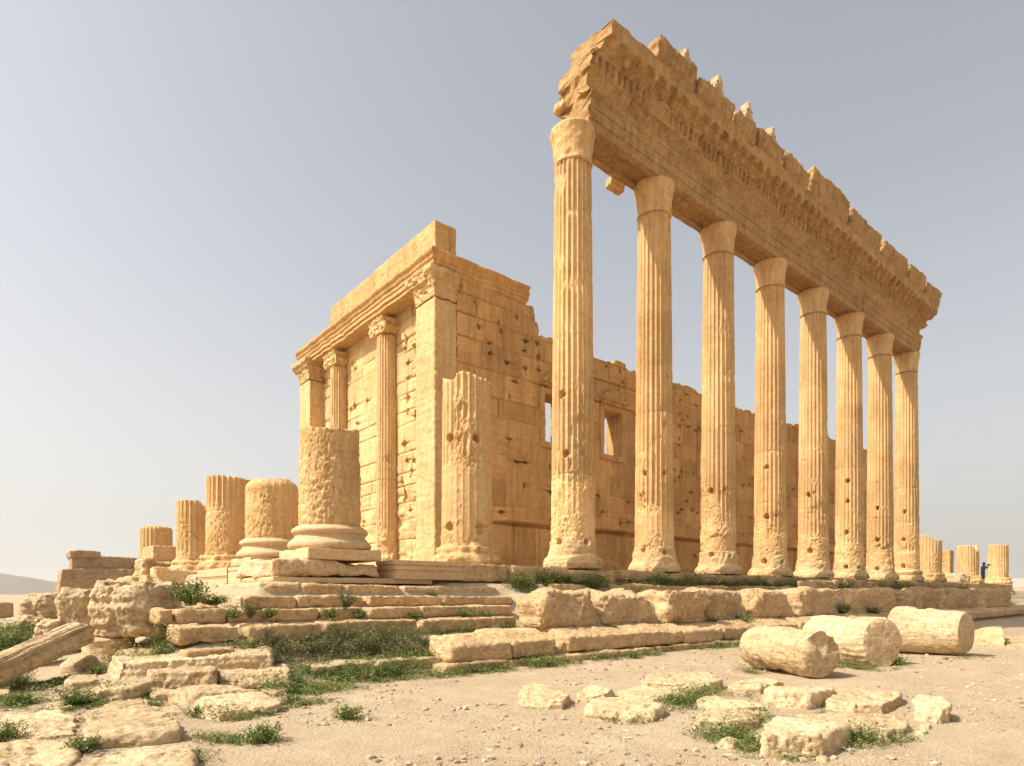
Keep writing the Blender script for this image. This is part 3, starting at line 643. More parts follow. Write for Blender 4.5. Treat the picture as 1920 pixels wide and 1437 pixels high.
for k, (a, b) in enumerate(WIN):
    # moulded frame with a worn hood on two brackets
    wnd = bpy.data.objects.new('window', None); scn.collection.objects.link(wnd); wnd.parent = hall
    bm = bmesh.new()
    for (x0, x1, z0, z1) in ((a-.30, a-.012, WZ0-.28, WZ1+.26), (b+.012, b+.30, WZ0-.28, WZ1+.26), (a-.30, b+.30, WZ1+.012, WZ1+.27), (a-.30, b+.30, WZ0-.29, WZ0-.012)):
        add_prism(bm, [(x0, -.07, z0), (x1, -.07, z0), (x1, -.07, z1), (x0, -.07, z1)], [(x0, .1, z0), (x1, .1, z0), (x1, .1, z1), (x0, .1, z1)])
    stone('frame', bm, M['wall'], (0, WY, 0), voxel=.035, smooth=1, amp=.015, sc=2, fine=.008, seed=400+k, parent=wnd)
    bm = bmesh.new(); c = (a+b)/2
    pr = [(-1.0, WZ1+.42), (-1.0, WZ1+.56), (-.55, WZ1+.92), (.0, WZ1+1.02), (.55, WZ1+.92), (1.0, WZ1+.56), (1.0, WZ1+.42)]
    add_prism(bm, [(c+x, -.34, z) for x, z in pr], [(c+x, .08, z) for x, z in pr])
    pr = [(-.86, WZ1+.28), (-.92, WZ1+.45), (.92, WZ1+.45), (.86, WZ1+.28)]
    add_prism(bm, [(c+x, -.18, z) for x, z in pr], [(c+x, .08, z) for x, z in pr])
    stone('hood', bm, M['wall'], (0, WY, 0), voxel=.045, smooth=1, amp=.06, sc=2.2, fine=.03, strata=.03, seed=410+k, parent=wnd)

# short wall ------------------------------------------------
RX = WX+.80                                  # recessed wall behind the half columns
hs = []
for c, pts in ((6, [(935, 782), (860, 912), (915, 957), (870, 1075), (868, 1170), (865, 1300), (915, 1415), (500, 1075), (515, 1112), (350, 1170), (310, 1190), (515, 1360), (850, 975), (1000, 1050)]),
               (7, [(835, 160), (835, 240), (885, 265), (815, 450), (870, 560), (850, 880), (495, 210), (470, 240), (510, 330), (340, 310), (574, 180), (830, 560), (800, 700), (545, 960)])):
    for a, b in pts:
        p = on_X(*cp(c, a, b), RX); r_ = random.Random(int(a*3+b)); hs.append((p[1], p[2], .10+.10*r_.random(), .13+.10*r_.random(), .35))
for (a, b, ru, rz) in ((820, 780, .20, .36), (812, 455, .20, .22), (860, 640, .12, .2)):
    p = on_X(*cp(7, a, b), RX); hs.append((p[1], p[2], ru, rz, .6))
rows2 = [S-.3]; 
while rows2[-1] < 15: rows2.append(rows2[-1]+random.Random(len(rows2)*5+1).choice([.6, .75, .9, 1.25]))
def carve_short(U, V):
    P = np.stack([U, V, U*0], -1); lowm = 1-sst(4.5, 8.5, V)
    strip = np.exp(-((U-23.6)/.75)**4)
    c = masonry(U, V, rows2, 51, .9, 2.6, .032, .11)*(.6+.4*strip); carve_short.tone = masonry.tone.copy(); c = c+masonry(U, V, [r+.33 for r in rows2], 57, .35, .9, .03, .07)*strip*.8
    c += holes_field(U, V, hs, 9)
    c += .05*fbm(P*1.1, 4, 61)*(.35+lowm)+.10*lowm*np.clip(fbm(P*np.array([.8, 1.8, 1]), 3, 62), 0, 1)+.03*fbm(P*np.array([1.2, 4, 1]), 3, 63)*(.4+lowm)
    return c
us = np.arange(22.2, 33.9, .042); vs = np.arange(S-.3, 14.6, .042)
V, q = slab(us, vs, (RX, 0, 0), (0, 1, 0), (0, 0, 1), (-1, 0, 0), carve_short, lambda U, V: V < 99, 1.0)
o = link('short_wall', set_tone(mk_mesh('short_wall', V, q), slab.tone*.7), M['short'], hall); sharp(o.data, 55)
# corner piers with flaring capitals
def pier(y0, y1, x1, k, mat):
    ax = bpy.data.objects.new('corner_pier', None); scn.collection.objects.link(ax); ax.parent = hall
    bm = bmesh.new(); add_prism(bm, [(WX, y0, 13.36), (x1, y0, 13.36), (x1, y1, 13.36), (WX, y1, 13.36)], [(WX, y0, S-.2), (x1, y0, S-.2), (x1, y1, S-.2), (WX, y1, S-.2)])
    stone('pier_shaft', bm, M[mat], (0, 0, 0), voxel=.055, smooth=1, amp=.022, sc=1.0, fine=.012, strata=.012, seed=500+k, parent=ax)
    bm = bmesh.new(); prev = None
    lay = [(.0, 13.36), (.03, 13.42), (.03, 13.55), (.05, 13.72), (.14, 13.95), (.24, 14.05), (.24, 14.16), (.34, 14.26), (.36, 14.44)]
    pts = []
    for (e, z) in lay: pts.append([(WX-e, y0-e*.75, z), (x1, y0-e*.75, z), (x1, y1+e, z), (WX-e, y1+e, z)])
    vv = [[bm.verts.new(p) for p in ring] for ring in pts]
    for A, B in zip(vv[:-1], vv[1:]):
        for i in range(4): bm.faces.new((A[i], A[(i+1) % 4], B[(i+1) % 4], B[i]))
    bm.faces.new(vv[0][::-1]); bm.faces.new(vv[-1]); bmesh.ops.recalc_face_normals(bm, faces=bm.faces[:])
    stone('pier_capital', bm, M[mat], (0, 0, 0), voxel=.04, smooth=0, amp=.04, sc=3.5, fine=.03, strata=.03, seed=510+k, parent=ax, bed=(.5, .5, 11))
pier(WY-.03, 22.42, WX+1.08, 0, 'short')
pier(33.55, 35.0, WX+.95, 1, 'short')
# worn foot of the near pier and rough lumps at the half column bases
# half columns ----------------------------------------------
for k, (px, mid) in enumerate([(727, 0), (637, 1)]):
    Xc = WX+.62; p = on_X(px, 800, Xc); yc = p[1]
    hc = bpy.data.objects.new('half_column', None); scn.collection.objects.link(hc); hc.parent = hall; hc.location = (Xc, yc, S)
    V, q, tr = shaft(Xc, yc, 10.95, 10.95, .55, .49, 600+k*9, n=200, dz=.05, ff=2.0, fc=1.2, fa=.05, flare=.14, flare_h=.7, rough=.06, joints=(4.3, 7.1, 9.3), ero=.45, low=2.6, big=[(-.2, 1.2, .5, .4, .10), (.2, 5.2, .3, .25, .05)])
    link('shaft', mk_mesh('shaft', V, q, tr), M['short'], hc)
    ic = bpy.data.objects.new('ionic_capital', None); scn.collection.objects.link(ic); ic.parent = hc; ic.location = (0, 0, 10.93)
    bm = bmesh.new()
    def disc(cx, cy, cz, r, h, axis, n=24):
        a = []; b = []
        for i in range(n):
            t = 2*math.pi*i/n; u, v = r*math.cos(t), r*math.sin(t)
            if axis == 'x': a.append((cx-h, cy+u, cz+v)); b.append((cx+h, cy+u, cz+v))
            else: a.append((cx+u, cy+v, cz-h)); b.append((cx+u, cy+v, cz+h))
        add_prism(bm, a, b)
    for s in (-1, 1):
        disc(-.50, s*.50, .24, .28, .08, 'x'); disc(-.60, s*.50, .24, .10, .05, 'x'); disc(0, s*.50, .26, .20, .50, 'x')
    disc(0, 0, .12, .56, .10, 'z')
    add_prism(bm, [(-.56, -.5, .30), (.5, -.5, .30), (.5, .5, .30), (-.56, .5, .30)], [(-.56, -.5, .52), (.5, -.5, .52), (.5, .5, .52), (-.56, .5, .52)])
    add_prism(bm, [(-.62, -.66, .50), (.5, -.66, .50), (.5, .66, .50), (-.62, .66, .50)], [(-.66, -.7, .66), (.5, -.7, .66), (.5, .7, .66), (-.66, .7, .66)])
    o = stone('volutes', bm, M['short'], (0, 0, 0), voxel=.03, smooth=1, amp=.03, sc=4, fine=.02, seed=620+k, parent=hc); o.location = (0, 0, 10.93)
    bpy.data.objects.remove(ic); o.name = 'ionic_capital'
# cornice running round the corner --------------------------
def sweep_corner(prof, y_far, x_far, name, mat, amp, seed, step=.06, ds=.08, topcut=None):
    """profile of (outward offset, z), closed; path: far end of the short face -> corner -> along the long face"""
    p = dens(prof, step); n = len(p)
    la = np.arange(y_far, WY, -ds); lb = np.arange(WX, x_far, ds); m = len(la)+len(lb)
    V = np.zeros((m, n, 3))
    for i, y in enumerate(la):
        f = (y-WY)/(y_far-WY); V[i, :, 0] = WX-p[:, 0]; V[i, :, 1] = (WY-p[:, 0])+(y_far-(WY-p[:, 0]))*f; V[i, :, 2] = p[:, 1]
    for i, x in enumerate(lb):
        f = (x-WX)/(x_far-WX); V[len(la)+i, :, 0] = (WX-p[:, 0])+(x_far-(WX-p[:, 0]))*f; V[len(la)+i, :, 1] = WY-p[:, 0]; V[len(la)+i, :, 2] = p[:, 1]
    d = amp*fbm(V*1.8, 4, seed)-amp*1.8*sst(.4, .8, fbm(V*.9+5, 3, seed+1))
    k = (np.arange(m) >= len(la))[:, None]
    V[..., 0] -= np.where(k, 0, d); V[..., 1] -= np.where(k, d, 0); V[..., 2] += d*.6
    if topcut is not None: V[..., 2] = np.where(k & (V[..., 2] > topcut), np.minimum(V[..., 2], topcut+.35+.22*fbm(np.stack([V[..., 0]*1.2, V[..., 0]*0, V[..., 0]*0], -1), 3, seed+3)), V[..., 2])
    e = .12*fbm(np.stack([p[:, 0]*3, p[:, 1]*3, p[:, 0]*0], -1), 2, seed+8); V[0, :, 1] += e; V[-1, :, 0] += e*1.5
    i = np.arange(m-1)[:, None]*n; j = np.arange(n)[None]; j2 = (j+1) % n
    q = np.stack([i+j, i+n+j, i+n+j2, i+j2], -1).reshape(-1, 4)
    V2 = np.vstack([V.reshape(-1, 3), V[0].mean(0), V[-1].mean(0)]); a = m*n; jj = np.arange(n)
    tr = np.vstack([np.stack([jj, (jj+1) % n, np.full(n, a)], -1), np.stack([(m-1)*n+(jj+1) % n, (m-1)*n+jj, np.full(n, a+1)], -1)])
    o = link(name, mk_mesh(name, V2, q, tr), M[mat], hall); sharp(o.data, 45)
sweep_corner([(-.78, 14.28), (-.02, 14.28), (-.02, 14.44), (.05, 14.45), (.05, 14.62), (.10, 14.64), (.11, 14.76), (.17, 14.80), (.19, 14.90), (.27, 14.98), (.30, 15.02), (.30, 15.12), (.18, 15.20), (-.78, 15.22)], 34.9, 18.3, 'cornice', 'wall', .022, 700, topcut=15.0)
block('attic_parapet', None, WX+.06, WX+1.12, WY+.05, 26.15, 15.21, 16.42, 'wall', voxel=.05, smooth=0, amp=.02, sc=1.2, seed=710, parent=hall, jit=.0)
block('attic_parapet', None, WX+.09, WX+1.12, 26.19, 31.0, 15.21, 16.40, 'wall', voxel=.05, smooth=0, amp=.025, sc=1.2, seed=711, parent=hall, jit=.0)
# far side and end walls, lower, seen only through openings
us = np.arange(WX+1.1, XE+.5, .3); vs = np.arange(S-.3, 9.0, .3)
V, q = slab(us, vs, (0, 35.0, 0), (1, 0, 0), (0, 0, 1), (0, 1, 0), lambda U, V: .05*fbm(np.stack([U, V, U*0], -1), 2, 91), lambda U, V: V < 7.0+1.2*fbm(np.stack([U*.4, U*0, U*0], -1), 2, 92), 1.0)
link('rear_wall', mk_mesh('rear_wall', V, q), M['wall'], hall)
us = np.arange(WY+1.02, 33.9, .3); vs = np.arange(S-.3, 9.6, .3)
V, q = slab(us, vs, (XE, 0, 0), (0, 1, 0), (0, 0, 1), (1, 0, 0), lambda U, V: .05*fbm(np.stack([U, V, U*0], -1), 2, 93), lambda U, V: V < 7.5+1.0*fbm(np.stack([U*.4, U*0, U*0], -1), 2, 94), 1.0)
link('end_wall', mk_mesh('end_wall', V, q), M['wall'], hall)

# ------------------------------------------------------------------ broken column stumps
def stump(label, X, Y, ztop, seed, mat='col', base='eroded', jagamp=.14, slope=0., R0=.80, n=220, holes=(), big=(), ff=1.9, fc=.9, plinth=None, fa=.06, z0=S, round_top=0., rough=.030, rf=2.2, notch=None, group='broken column stumps on the temple platform', dz=.045):
    t = thing('column_stump', label, 'column stump', (X, Y, z0), group)
    H = ztop-z0; ph = math.atan2(-Y, -X)
    def jag(th):
        P = np.stack([np.cos(th)*1.6, np.sin(th)*1.6, th*0+seed], -1)
        j = jagamp*fbm(P, 3, seed)+slope*np.sin(th-ph)
        if notch: j = j-notch[2]*np.exp(-(((th-ph-notch[0]+np.pi) % (2*np.pi)-np.pi)/notch[1])**4)
        return j
    bh = .62 if base != 'none' else 0.
    V, q, tr = shaft(X, Y, H, 14.5, R0, .67, seed, n=n, dz=dz, ff=ff, fc=fc, fa=fa, holes=holes, flare=0, zb=bh-.06, rough=rough, jag=jag, ero=.35, low=3.0, big=big, rf=rf)
    if round_top:
        hh = V[:, 2]; k = sst(H-round_top, H+.15, hh); f = 1-.42*k*k; V[:, 0] *= f; V[:, 1] *= f
    link('shaft', mk_mesh('shaft', V, q, tr), M[mat], t)
    if base == 'clean':
        prof = [(.9, 0), (1.0, 0), (1.06, .05), (1.075, .11), (1.05, .19), (.99, .22), (.985, .25), (.93, .29), (.90, .35), (.915, .40), (.96, .42), (.985, .46), (.985, .51), (.95, .55), (.90, .565), (.885, .60), (.83, .62)]
        V, q, tr = lathe_profile(prof, n=160, seed=seed, noise=.012, sc=3, off=(X, Y, 0)); bmat = 'clean'
    elif base == 'eroded':
        prof = [(.9, 0), (1.04, 0), (1.08, .12), (1.02, .28), (.93, .36), (.95, .46), (.93, .54), (.82, .58), (.80, .66)]
        V, q, tr = lathe_profile(prof, n=160, seed=seed, noise=.075, sc=4., off=(X, Y, 0)); bmat = mat
    if base != 'none': link('base', mk_mesh('base', V, q, tr), M[bmat], t)
    if plinth:
        h, pm = plinth; hw = 1.0
        bm = bmesh.new(); add_prism(bm, [(-hw, -hw, 0), (hw, -hw, 0), (hw, hw, 0), (-hw, hw, 0)], [(-hw, -hw, -h), (hw, -hw, -h), (hw, hw, -h), (-hw, hw, -h)])
        stone('plinth', bm, M[pm], (0, 0, 0), voxel=.045, smooth=0, amp=.008, sc=1.5, fine=.004, strata=0, seed=seed, parent=t)
    return t
SX = 7.0
def on_row(px): return on_X(px, 1050, SX)[1]
stump('broken fluted column stump with two dark sockets before the temple corner', 11.5, CY, 8.25, 801, jagamp=.05, slope=-.10, holes=[(-.72, 3.85, .15, .3), (.42, 3.85, .14, .3), (-.7, 1.15, .16, .2), (.55, 1.1, .18, .16)], big=[(-.2, 4.3, .3, 1.0, .05)], ff=3.1, fc=.75, n=300, notch=(-.9, .45, .22))
stump('thickest rough column stump on a clean moulded base and square plinth at the platform corner', SX, CY, 5.92, 811, base='clean', z0=2.74, plinth=(.29, 'clean'), ff=2.55, fc=3.2, fa=.05, rough=.028, rf=2.2, jagamp=.07, slope=.0, R0=.80, n=300, notch=(.5, .6, .10))
stump('rounded column stump with domed worn top behind the corner stump', SX, on_row(511), 5.22, 821, base='clean', z0=2.70, plinth=(.26, 'clean'), ff=5, fc=1.2, fa=.05, rough=.018, rf=2.5, jagamp=.10, round_top=.38, n=260, R0=.82)
stump('tall fluted stump with a smooth lower drum, between rounded stump and split stump', SX, on_row(429), 5.95, 831, ff=2.35, fc=2.2, fa=.07, rough=.014, rf=2.5, jagamp=.05, n=240)
stump('split column stump with a diagonally broken top left of the tall fluted stump', SX, on_row(368), 5.62, 841, ff=.9, fc=.6, fa=.045, jagamp=.06, notch=(.9, .55, .55), n=220)
stump('farthest stump of the left row with sloping shoulder beside a loose slab', SX, on_row(293), 5.22, 851, ff=.8, fc=.6, fa=.045, jagamp=.05, round_top=.22, n=200)
fx = lambda k: 16.2+SP*k
stump('broken stump touching the farthest standing column on its right', fx(8), CY, 5.72, 861, ff=.8, fc=.6, slope=-.25, jagamp=.12, n=160, dz=.06)
stump('stump with stepped broken top beside the tiny photographer', fx(10), CY, 5.62, 871, ff=.8, fc=.6, jagamp=.06, notch=(1.1, .5, .45), n=160, dz=.06)
stump('last flat topped stump at the far right end of the ruins', fx(12), CY, 6.12, 881, ff=.6, fc=.5, jagamp=.03, n=160, dz=.06)
block('pillar_fragment', 'square brown pillar fragment standing behind the far right stumps', 64.6, 65.6, 17.6, 18.6, S-.1, 5.42, 'wall', 'pillar', voxel=.06, smooth=1, amp=.02, seed=890)
block('fallen_drum_piece', 'flat broken column foot lying between two far right stumps', fx(9)-.3, fx(9)+2.2, 15.2, 16.6, S-.1, 3.12, 'pale', 'stone block', voxel=.06, smooth=4, amp=.15, seed=891, chamfer=.3, chamfer_h=.35)

# ------------------------------------------------------------------ platform courses
G1 = 'step blocks of the platform'
def step(label, px0, px1, y_front, z0, z1, seed, depth=.62, mat='block', **k):
    x0 = on_Y(px0, 1100, y_front)[0]; x1 = on_Y(px1, 1100, y_front)[0]
    kw = dict(voxel=.036, smooth=1, bev=.018, amp=.018, fine=.010, strata=.012, jit=.02); kw.update(k)
    return block('step_block', label, x0+.012, x1-.012, y_front, y_front+depth, z0, z1, mat, 'stone block', G1, seed=seed, **kw)
# top level under the corner stump
block('base_block', 'rough pale boulder like block under the corner plinth', 5.15, 8.0, 15.12, 17.6, 2.02, 2.445, 'pale', seed=901, smooth=9, amp=.10, jit=.16, strata=.04, voxel=.045)
block('moulded_slab', 'thin smooth slab beneath the rough block at the platform corner', 5.12, 9.6, 14.98, 17.5, 1.86, 2.0, 'clean', 'stone slab', seed=902, smooth=0, amp=.006, fine=.003, strata=0, jit=0, voxel=.045)
y20 = on_row(511)
block('base_block', 'rounded pale rock below the split stump', 5.2, 7.9, on_row(368)-1.7, on_row(368)-.5, 1.9, 2.62, 'pale', seed=906, smooth=8, amp=.14, jit=.12)
block('base_block', 'small squared block below the farthest left stump', 5.6, 7.6, on_row(293)-5.4, on_row(293)-3.6, 1.85, 2.5, 'block', seed=907, smooth=1)
block('base_block', 'long pale foundation block under the farthest left stump', 5.3, 8.1, on_row(293)-3.4, on_row(293)+1.4, 1.85, 2.44, 'pale', seed=908, smooth=5, amp=.08)
block('base_block', 'crumbling lump carrying the loose slab at the far left stump', 5.9, 7.4, on_row(293)-2.5, on_row(293)-1.1, 2.44, 3.25, 'pale', seed=909, smooth=8, amp=.15, jit=.12)
block('loose_slab', 'loose squared slab balanced on a lump beside the farthest left stump', 5.9, 8.0, on_row(325)-1.0, on_row(325)+1.3, 3.25, 3.88, 'block', 'stone slab', seed=910, smooth=1, amp=.03)
def grooved(name, label, x0, x1, y0, y1, z0, z1, gr, seed):
    bm = bmesh.new(); rings = []; cx, cy = (x0+x1)/2, (y0+y1)/2
    lv = [(0.012, z0), (0, z0+.02)]
    for g in gr: lv += [(0, g-.03), (.03, g-.018), (.03, g+.018), (0, g+.03)]
    lv += [(0, z1-.02), (.012, z1)]
    for e, z in lv: rings.append([bm.verts.new((a, b, z-z0)) for a, b in ((x0+e-cx, y0+e-cy), (x1-e-cx, y0+e-cy), (x1-e-cx, y1-e-cy), (x0+e-cx, y1-e-cy))])
    for A, B in zip(rings[:-1], rings[1:]):
        for i in range(4): bm.faces.new((A[i], A[(i+1) % 4], B[(i+1) % 4], B[i]))
    bm.faces.new(rings[0][::-1]); bm.faces.new(rings[-1])
    o = bm_obj(name, bm, M['clean'], (cx, cy, z0)); tag(o, label, 'stone block')
grooved('moulded_block', 'smooth restored block with horizontal grooves right of the corner stump', 8.35, 10.75, 14.86, 16.0, 1.98, 2.50, (2.22, 2.36), 903)
grooved('pedestal_block', 'smooth restored pedestal block under the rounded stump', 5.98, 8.0, y20-.95, y20+1.2, 1.90, 2.43, (2.3,), 904)
grooved('pedestal_block', 'grooved pale pedestal block under the tall fluted stump', 5.95, 8.0, y20+1.24, y20+5.0, 1.90, 2.45, (2.12, 2.16), 905)
# steps on the right of the corner
step('top step block with a pale left end below the corner slab', 492, 566, 14.25, 1.56, 1.815, 920, depth=.9)
step('top step block with a rough notched corner, second from the left', 568, 646, 14.25, 1.56, 1.80, 921, depth=.9, amp=.045)
step('long smooth top step block under the grooved restored block', 649, 752, 14.22, 1.56, 1.81, 922, depth=.9)
step('top step block second from its right end', 754, 880, 14.25, 1.55, 1.80, 923, depth=.9)
step('short top step block at the right end of that step', 882, 931, 14.25, 1.55, 1.79, 924, depth=.9)
step('second step block at the left corner of the stairs', 455, 556, 13.80, 1.27, 1.545, 925, depth=.8)
step('second step block with a broken upper left corner', 558, 684, 13.80, 1.27, 1.54, 926, depth=.8, amp=.05)
step('second step block just right of the tall weeds', 688, 829, 13.78, 1.28, 1.535, 927, depth=.8)
step('second step block at the right end beside the big rough block', 831, 962, 13.80, 1.28, 1.53, 928, depth=.8)
step('third step block left of the bushy weeds, in the middle of the stairs', 500, 600, 13.36, 1.0, 1.275, 929, depth=.8)
step('third step block half hidden by weeds', 602, 683, 13.38, 1.0, 1.26, 930, depth=.8)
step('third step block, long, right of the bushy weeds', 685, 790, 13.34, 1.0, 1.27, 931, depth=.8)
step('third step block at the right end with a joint in its middle', 792, 966, 13.36, 1.0, 1.27, 932, depth=.8)
step('third step block at the left with green leaves on top', 329, 424, 13.42, 1.0, 1.30, 933, depth=.9, amp=.04)
step('short third step block beside the big eroded boulder', 294, 326, 13.45, 1.0, 1.30, 934, depth=.9, amp=.04)
step('third step block behind the yellow flowering weeds', 426, 498, 13.40, 1.0, 1.27, 935, depth=.8, amp=.04)
step('wide bottom step slab with a sunlit top, leftmost', 334, 452, 12.55, .66, .985, 936, depth=1.0, amp=.05, smooth=4)
step('wide bottom step slab with a rounded sunlit left end', 462, 606, 12.50, .62, .985, 937, depth=1.0, amp=.06, smooth=5, jit=.06)
step('wide bottom step slab behind the tall weeds', 608, 784, 12.62, .62, .99, 938, depth=.9)
step('wide bottom step slab at the right end by the moulded kerb', 786, 972, 12.62, .62, .985, 939, depth=.9)
step('low buried slab showing at the foot of the weeds', 590, 700, 10.95, -.05, .30, 940, depth=.7, amp=.05, mat='pale')
step('low buried slab among weeds left of the moulded kerb', 704, 835, 10.95, -.05, .28, 941, depth=.7, amp=.05, mat='pale')
# courses on the left side, running away from the corner
G2 = 'side course blocks left of the platform corner'
LL = [(4.62, 1.56, 1.84, [(14.3, 15.9, 'upper side course block nearest the corner'), (15.95, 17.7, 'upper side course block below the smooth pedestal'), (17.75, 19.6, 'upper side course block with a chipped edge'), (19.65, 22.4, 'upper side course block below the rounded rock'), (22.5, 25.8, 'upper side course block in front of the split stump'), (25.9, 31.0, 'upper side course block, far, behind the eroded boulder')]),
      (4.05, 1.26, 1.545, [(13.85, 15.6, 'lower side course block nearest the corner'), (15.7, 17.9, 'lower side course block with a rough pale face'), (18.0, 20.5, 'lower side course block above the leafy mound'), (20.6, 24.0, 'lower side course block by the eroded boulder'), (24.1, 29.5, 'lower side course block, farthest back')])]
for r_, (xf, z0, z1, L_) in enumerate(LL):
    for k, (ya, yb, lab) in enumerate(L_):
        block('course_block', lab, xf+.06*math.sin(k*3.1), xf+.95, ya+.012, yb-.012, z0, z1, 'block' if k % 2 else 'pale', 'stone block', G2, seed=950+r_*20+k, smooth=3, amp=.045, voxel=.05, jit=.03)
# stylobate blocks along the colonnade
G3 = 'edge blocks along the colonnade'
ST = [(868, 954, 14.85, 1.96, 2.47, 'long edge block right of the grooved restored block'), (956, 1068, 14.85, 1.97, 2.45, 'edge block below the two socketed stump, right half'), (1072, 1156, 14.95, 1.9, 2.40, 'edge block under the nearest standing column'),
      (1164, 1292, 15.0, 2.1, 2.44, 'thin edge slab under the second standing column'), (1296, 1420, 15.05, 2.05, 2.43, 'edge slab under the third standing column'), (1424, 1500, 15.05, 2.0, 2.43, 'edge slab under the fourth standing column'),
      (1503, 1570, 15.05, 2.0, 2.42, 'edge slab under the fifth standing column'), (1573, 1625, 15.05, 1.9, 2.43, 'edge slab under the sixth standing column'), (1628, 1680, 15.05, 1.9, 2.43, 'edge slab under the seventh standing column'),
      (1683, 1730, 15.05, 1.8, 2.44, 'edge slab under the eighth standing column'), (1732, 1790, 15.0, 1.7, 2.45, 'edge slab under the stump next to the colonnade'), (1792, 1850, 15.0, 1.7, 2.45, 'edge slab under the photographer'), (1852, 1898, 14.9, 1.7, 2.44, 'edge slab under the last far stump')]
for k, (a, b, yf, z0, z1, lab) in enumerate(ST):
    x0 = on_Y(a, 1080, yf)[0]; x1 = on_Y(b, 1080, yf)[0]
    block('edge_block', lab, x0+.02, x1-.02, yf, yf+.9, z0, z1, 'block', 'stone block', G3, seed=1000+k, smooth=4, amp=.05, voxel=.055, jit=.04)
for k, (a, b, lab) in enumerate([(1030, 1092, 'low course block in shade below the nearest column'), (1160, 1290, 'low course block behind the row of large blocks, left'), (1292, 1372, 'low course block behind the row of large blocks, middle'), (1374, 1480, 'low course block behind the row of large blocks, right'), (1482, 1530, 'short low course block by the reddish rocks')]):
    x0 = on_Y(a, 1080, 14.3)[0]; x1 = on_Y(b, 1080, 14.3)[0]
    block('course_block', lab, x0+.02, x1-.02, 14.2, 15.0, 1.62, 1.90+.02*(k % 2), 'block', 'stone block', 'low course blocks behind the large blocks', seed=1020+k, smooth=3, amp=.05, voxel=.055, jit=.04)
# the row of large eroded blocks and the moulded kerb below
G4 = 'large eroded blocks along the platform front'
BIG = [(1008, 1123, 1106, 1181, 'largest eroded block with a dent in its face, left end of the front row'), (1131, 1239, 1110, 1172, 'large block with sloping right shoulder, second in the front row'), (1246, 1322, 1114, 1165, 'flat topped large block, third in the front row'), (1329, 1401, 1106, 1163, 'large rounded block, fourth in the front row'), (1409, 1489, 1108, 1158, 'large block behind a leafy weed, fifth in the front row'), (1497, 1563, 1110, 1154, 'large block at the right end of the nearer front row'),
       (1597, 1687, 1105, 1154, 'darker rounded block beginning the farther front row'), (1694, 1727, 1107, 1146, 'small worn block, second in the farther front row'), (1733, 1765, 1108, 1142, 'small worn block, third in the farther front row'), (1771, 1837, 1105, 1140, 'long smooth block in the farther front row'), (1844, 1892, 1107, 1134, 'last block of the farther front row at the right edge')]
for k, (a, b, yt, yb, lab) in enumerate(BIG):
    yf = 11.3; x0 = on_Y(a, 1100, yf)[0]; x1 = on_Y(b, 1100, yf)[0]; xm = (x0+x1)/2; pm = (a+b)/2
    zt = on_Y(pm, yt, yf)[2]; zb = .66
    block('large_block', lab, x0+.05, x1-.05, yf+.14*math.sin(k*2.3), yf+(.95 if k == 0 else 1.25), zb, zt+.05+.06*math.sin(k*4.1), 'block', 'stone block', G4, seed=1040+k, voxel=.05, smooth=3, amp=.10, sc=1.3, fine=.022, strata=.03, jit=.10, cracks=.025, bev=.22 if k not in (2, 9) else .13)
G5 = 'moulded kerb blocks below the large blocks'
KB = [(846, 961, 'moulded kerb block with a broken left end among weeds'), (963, 1044, 'moulded kerb block under the dented large block'), (1047, 1074, 'small broken piece of moulded kerb'), (1066, 1283, 'longest moulded kerb block, below the second and third large blocks'), (1285, 1357, 'moulded kerb block in front of the fourth large block'), (1359, 1420, 'moulded kerb block beside the rounded fallen drum'), (1422, 1500, 'moulded kerb block behind the nearest fallen drum'), (1502, 1590, 'moulded kerb block behind the middle fallen drum'), (1592, 1700, 'moulded kerb block in the gap of the front rows'), (1702, 1800, 'worn kerb block behind the right fallen drum'), (1802, 1885, 'worn kerb block right of the fallen drums'), (1887, 1990, 'last kerb block cut by the right edge')]
for k, (a, b, lab) in enumerate(KB):
    yf = 10.58+(.12 if k == 2 else 0); x0 = on_Y(a, 1200, yf)[0]; x1 = on_Y(b, 1200, yf)[0]
    block('kerb_block', lab, x0+.012, x1-.012, yf, yf+(.95 if k == 0 else 1.6), .17, .73-(.10 if k == 2 else 0), 'block', 'stone block', G5, seed=1060+k, voxel=.048, smooth=3, amp=.04, sc=1.5, fine=.012, strata=.02, jit=.03, chamfer=.55, chamfer_h=.19, bev=.03, cracks=.02)
for k, (a, b, lab) in enumerate([(830, 1020, 'thin footing slab under the left kerb block'), (1024, 1230, 'thin footing slab under the longest kerb block'), (1234, 1400, 'thin footing slab near the rounded fallen drum'), (1404, 1640, 'thin footing slab behind the fallen drums')]):
    x0 = on_Y(a, 1235, 10.44)[0]; x1 = on_Y(b, 1235, 10.44)[0]
    block('footing_slab', lab, x0+.01, x1-.01, 10.42, 11.6, -.06, .165, 'block', 'stone slab', 'footing slabs under the kerb', seed=1080+k, voxel=.055, smooth=3, amp=.04, jit=.03)

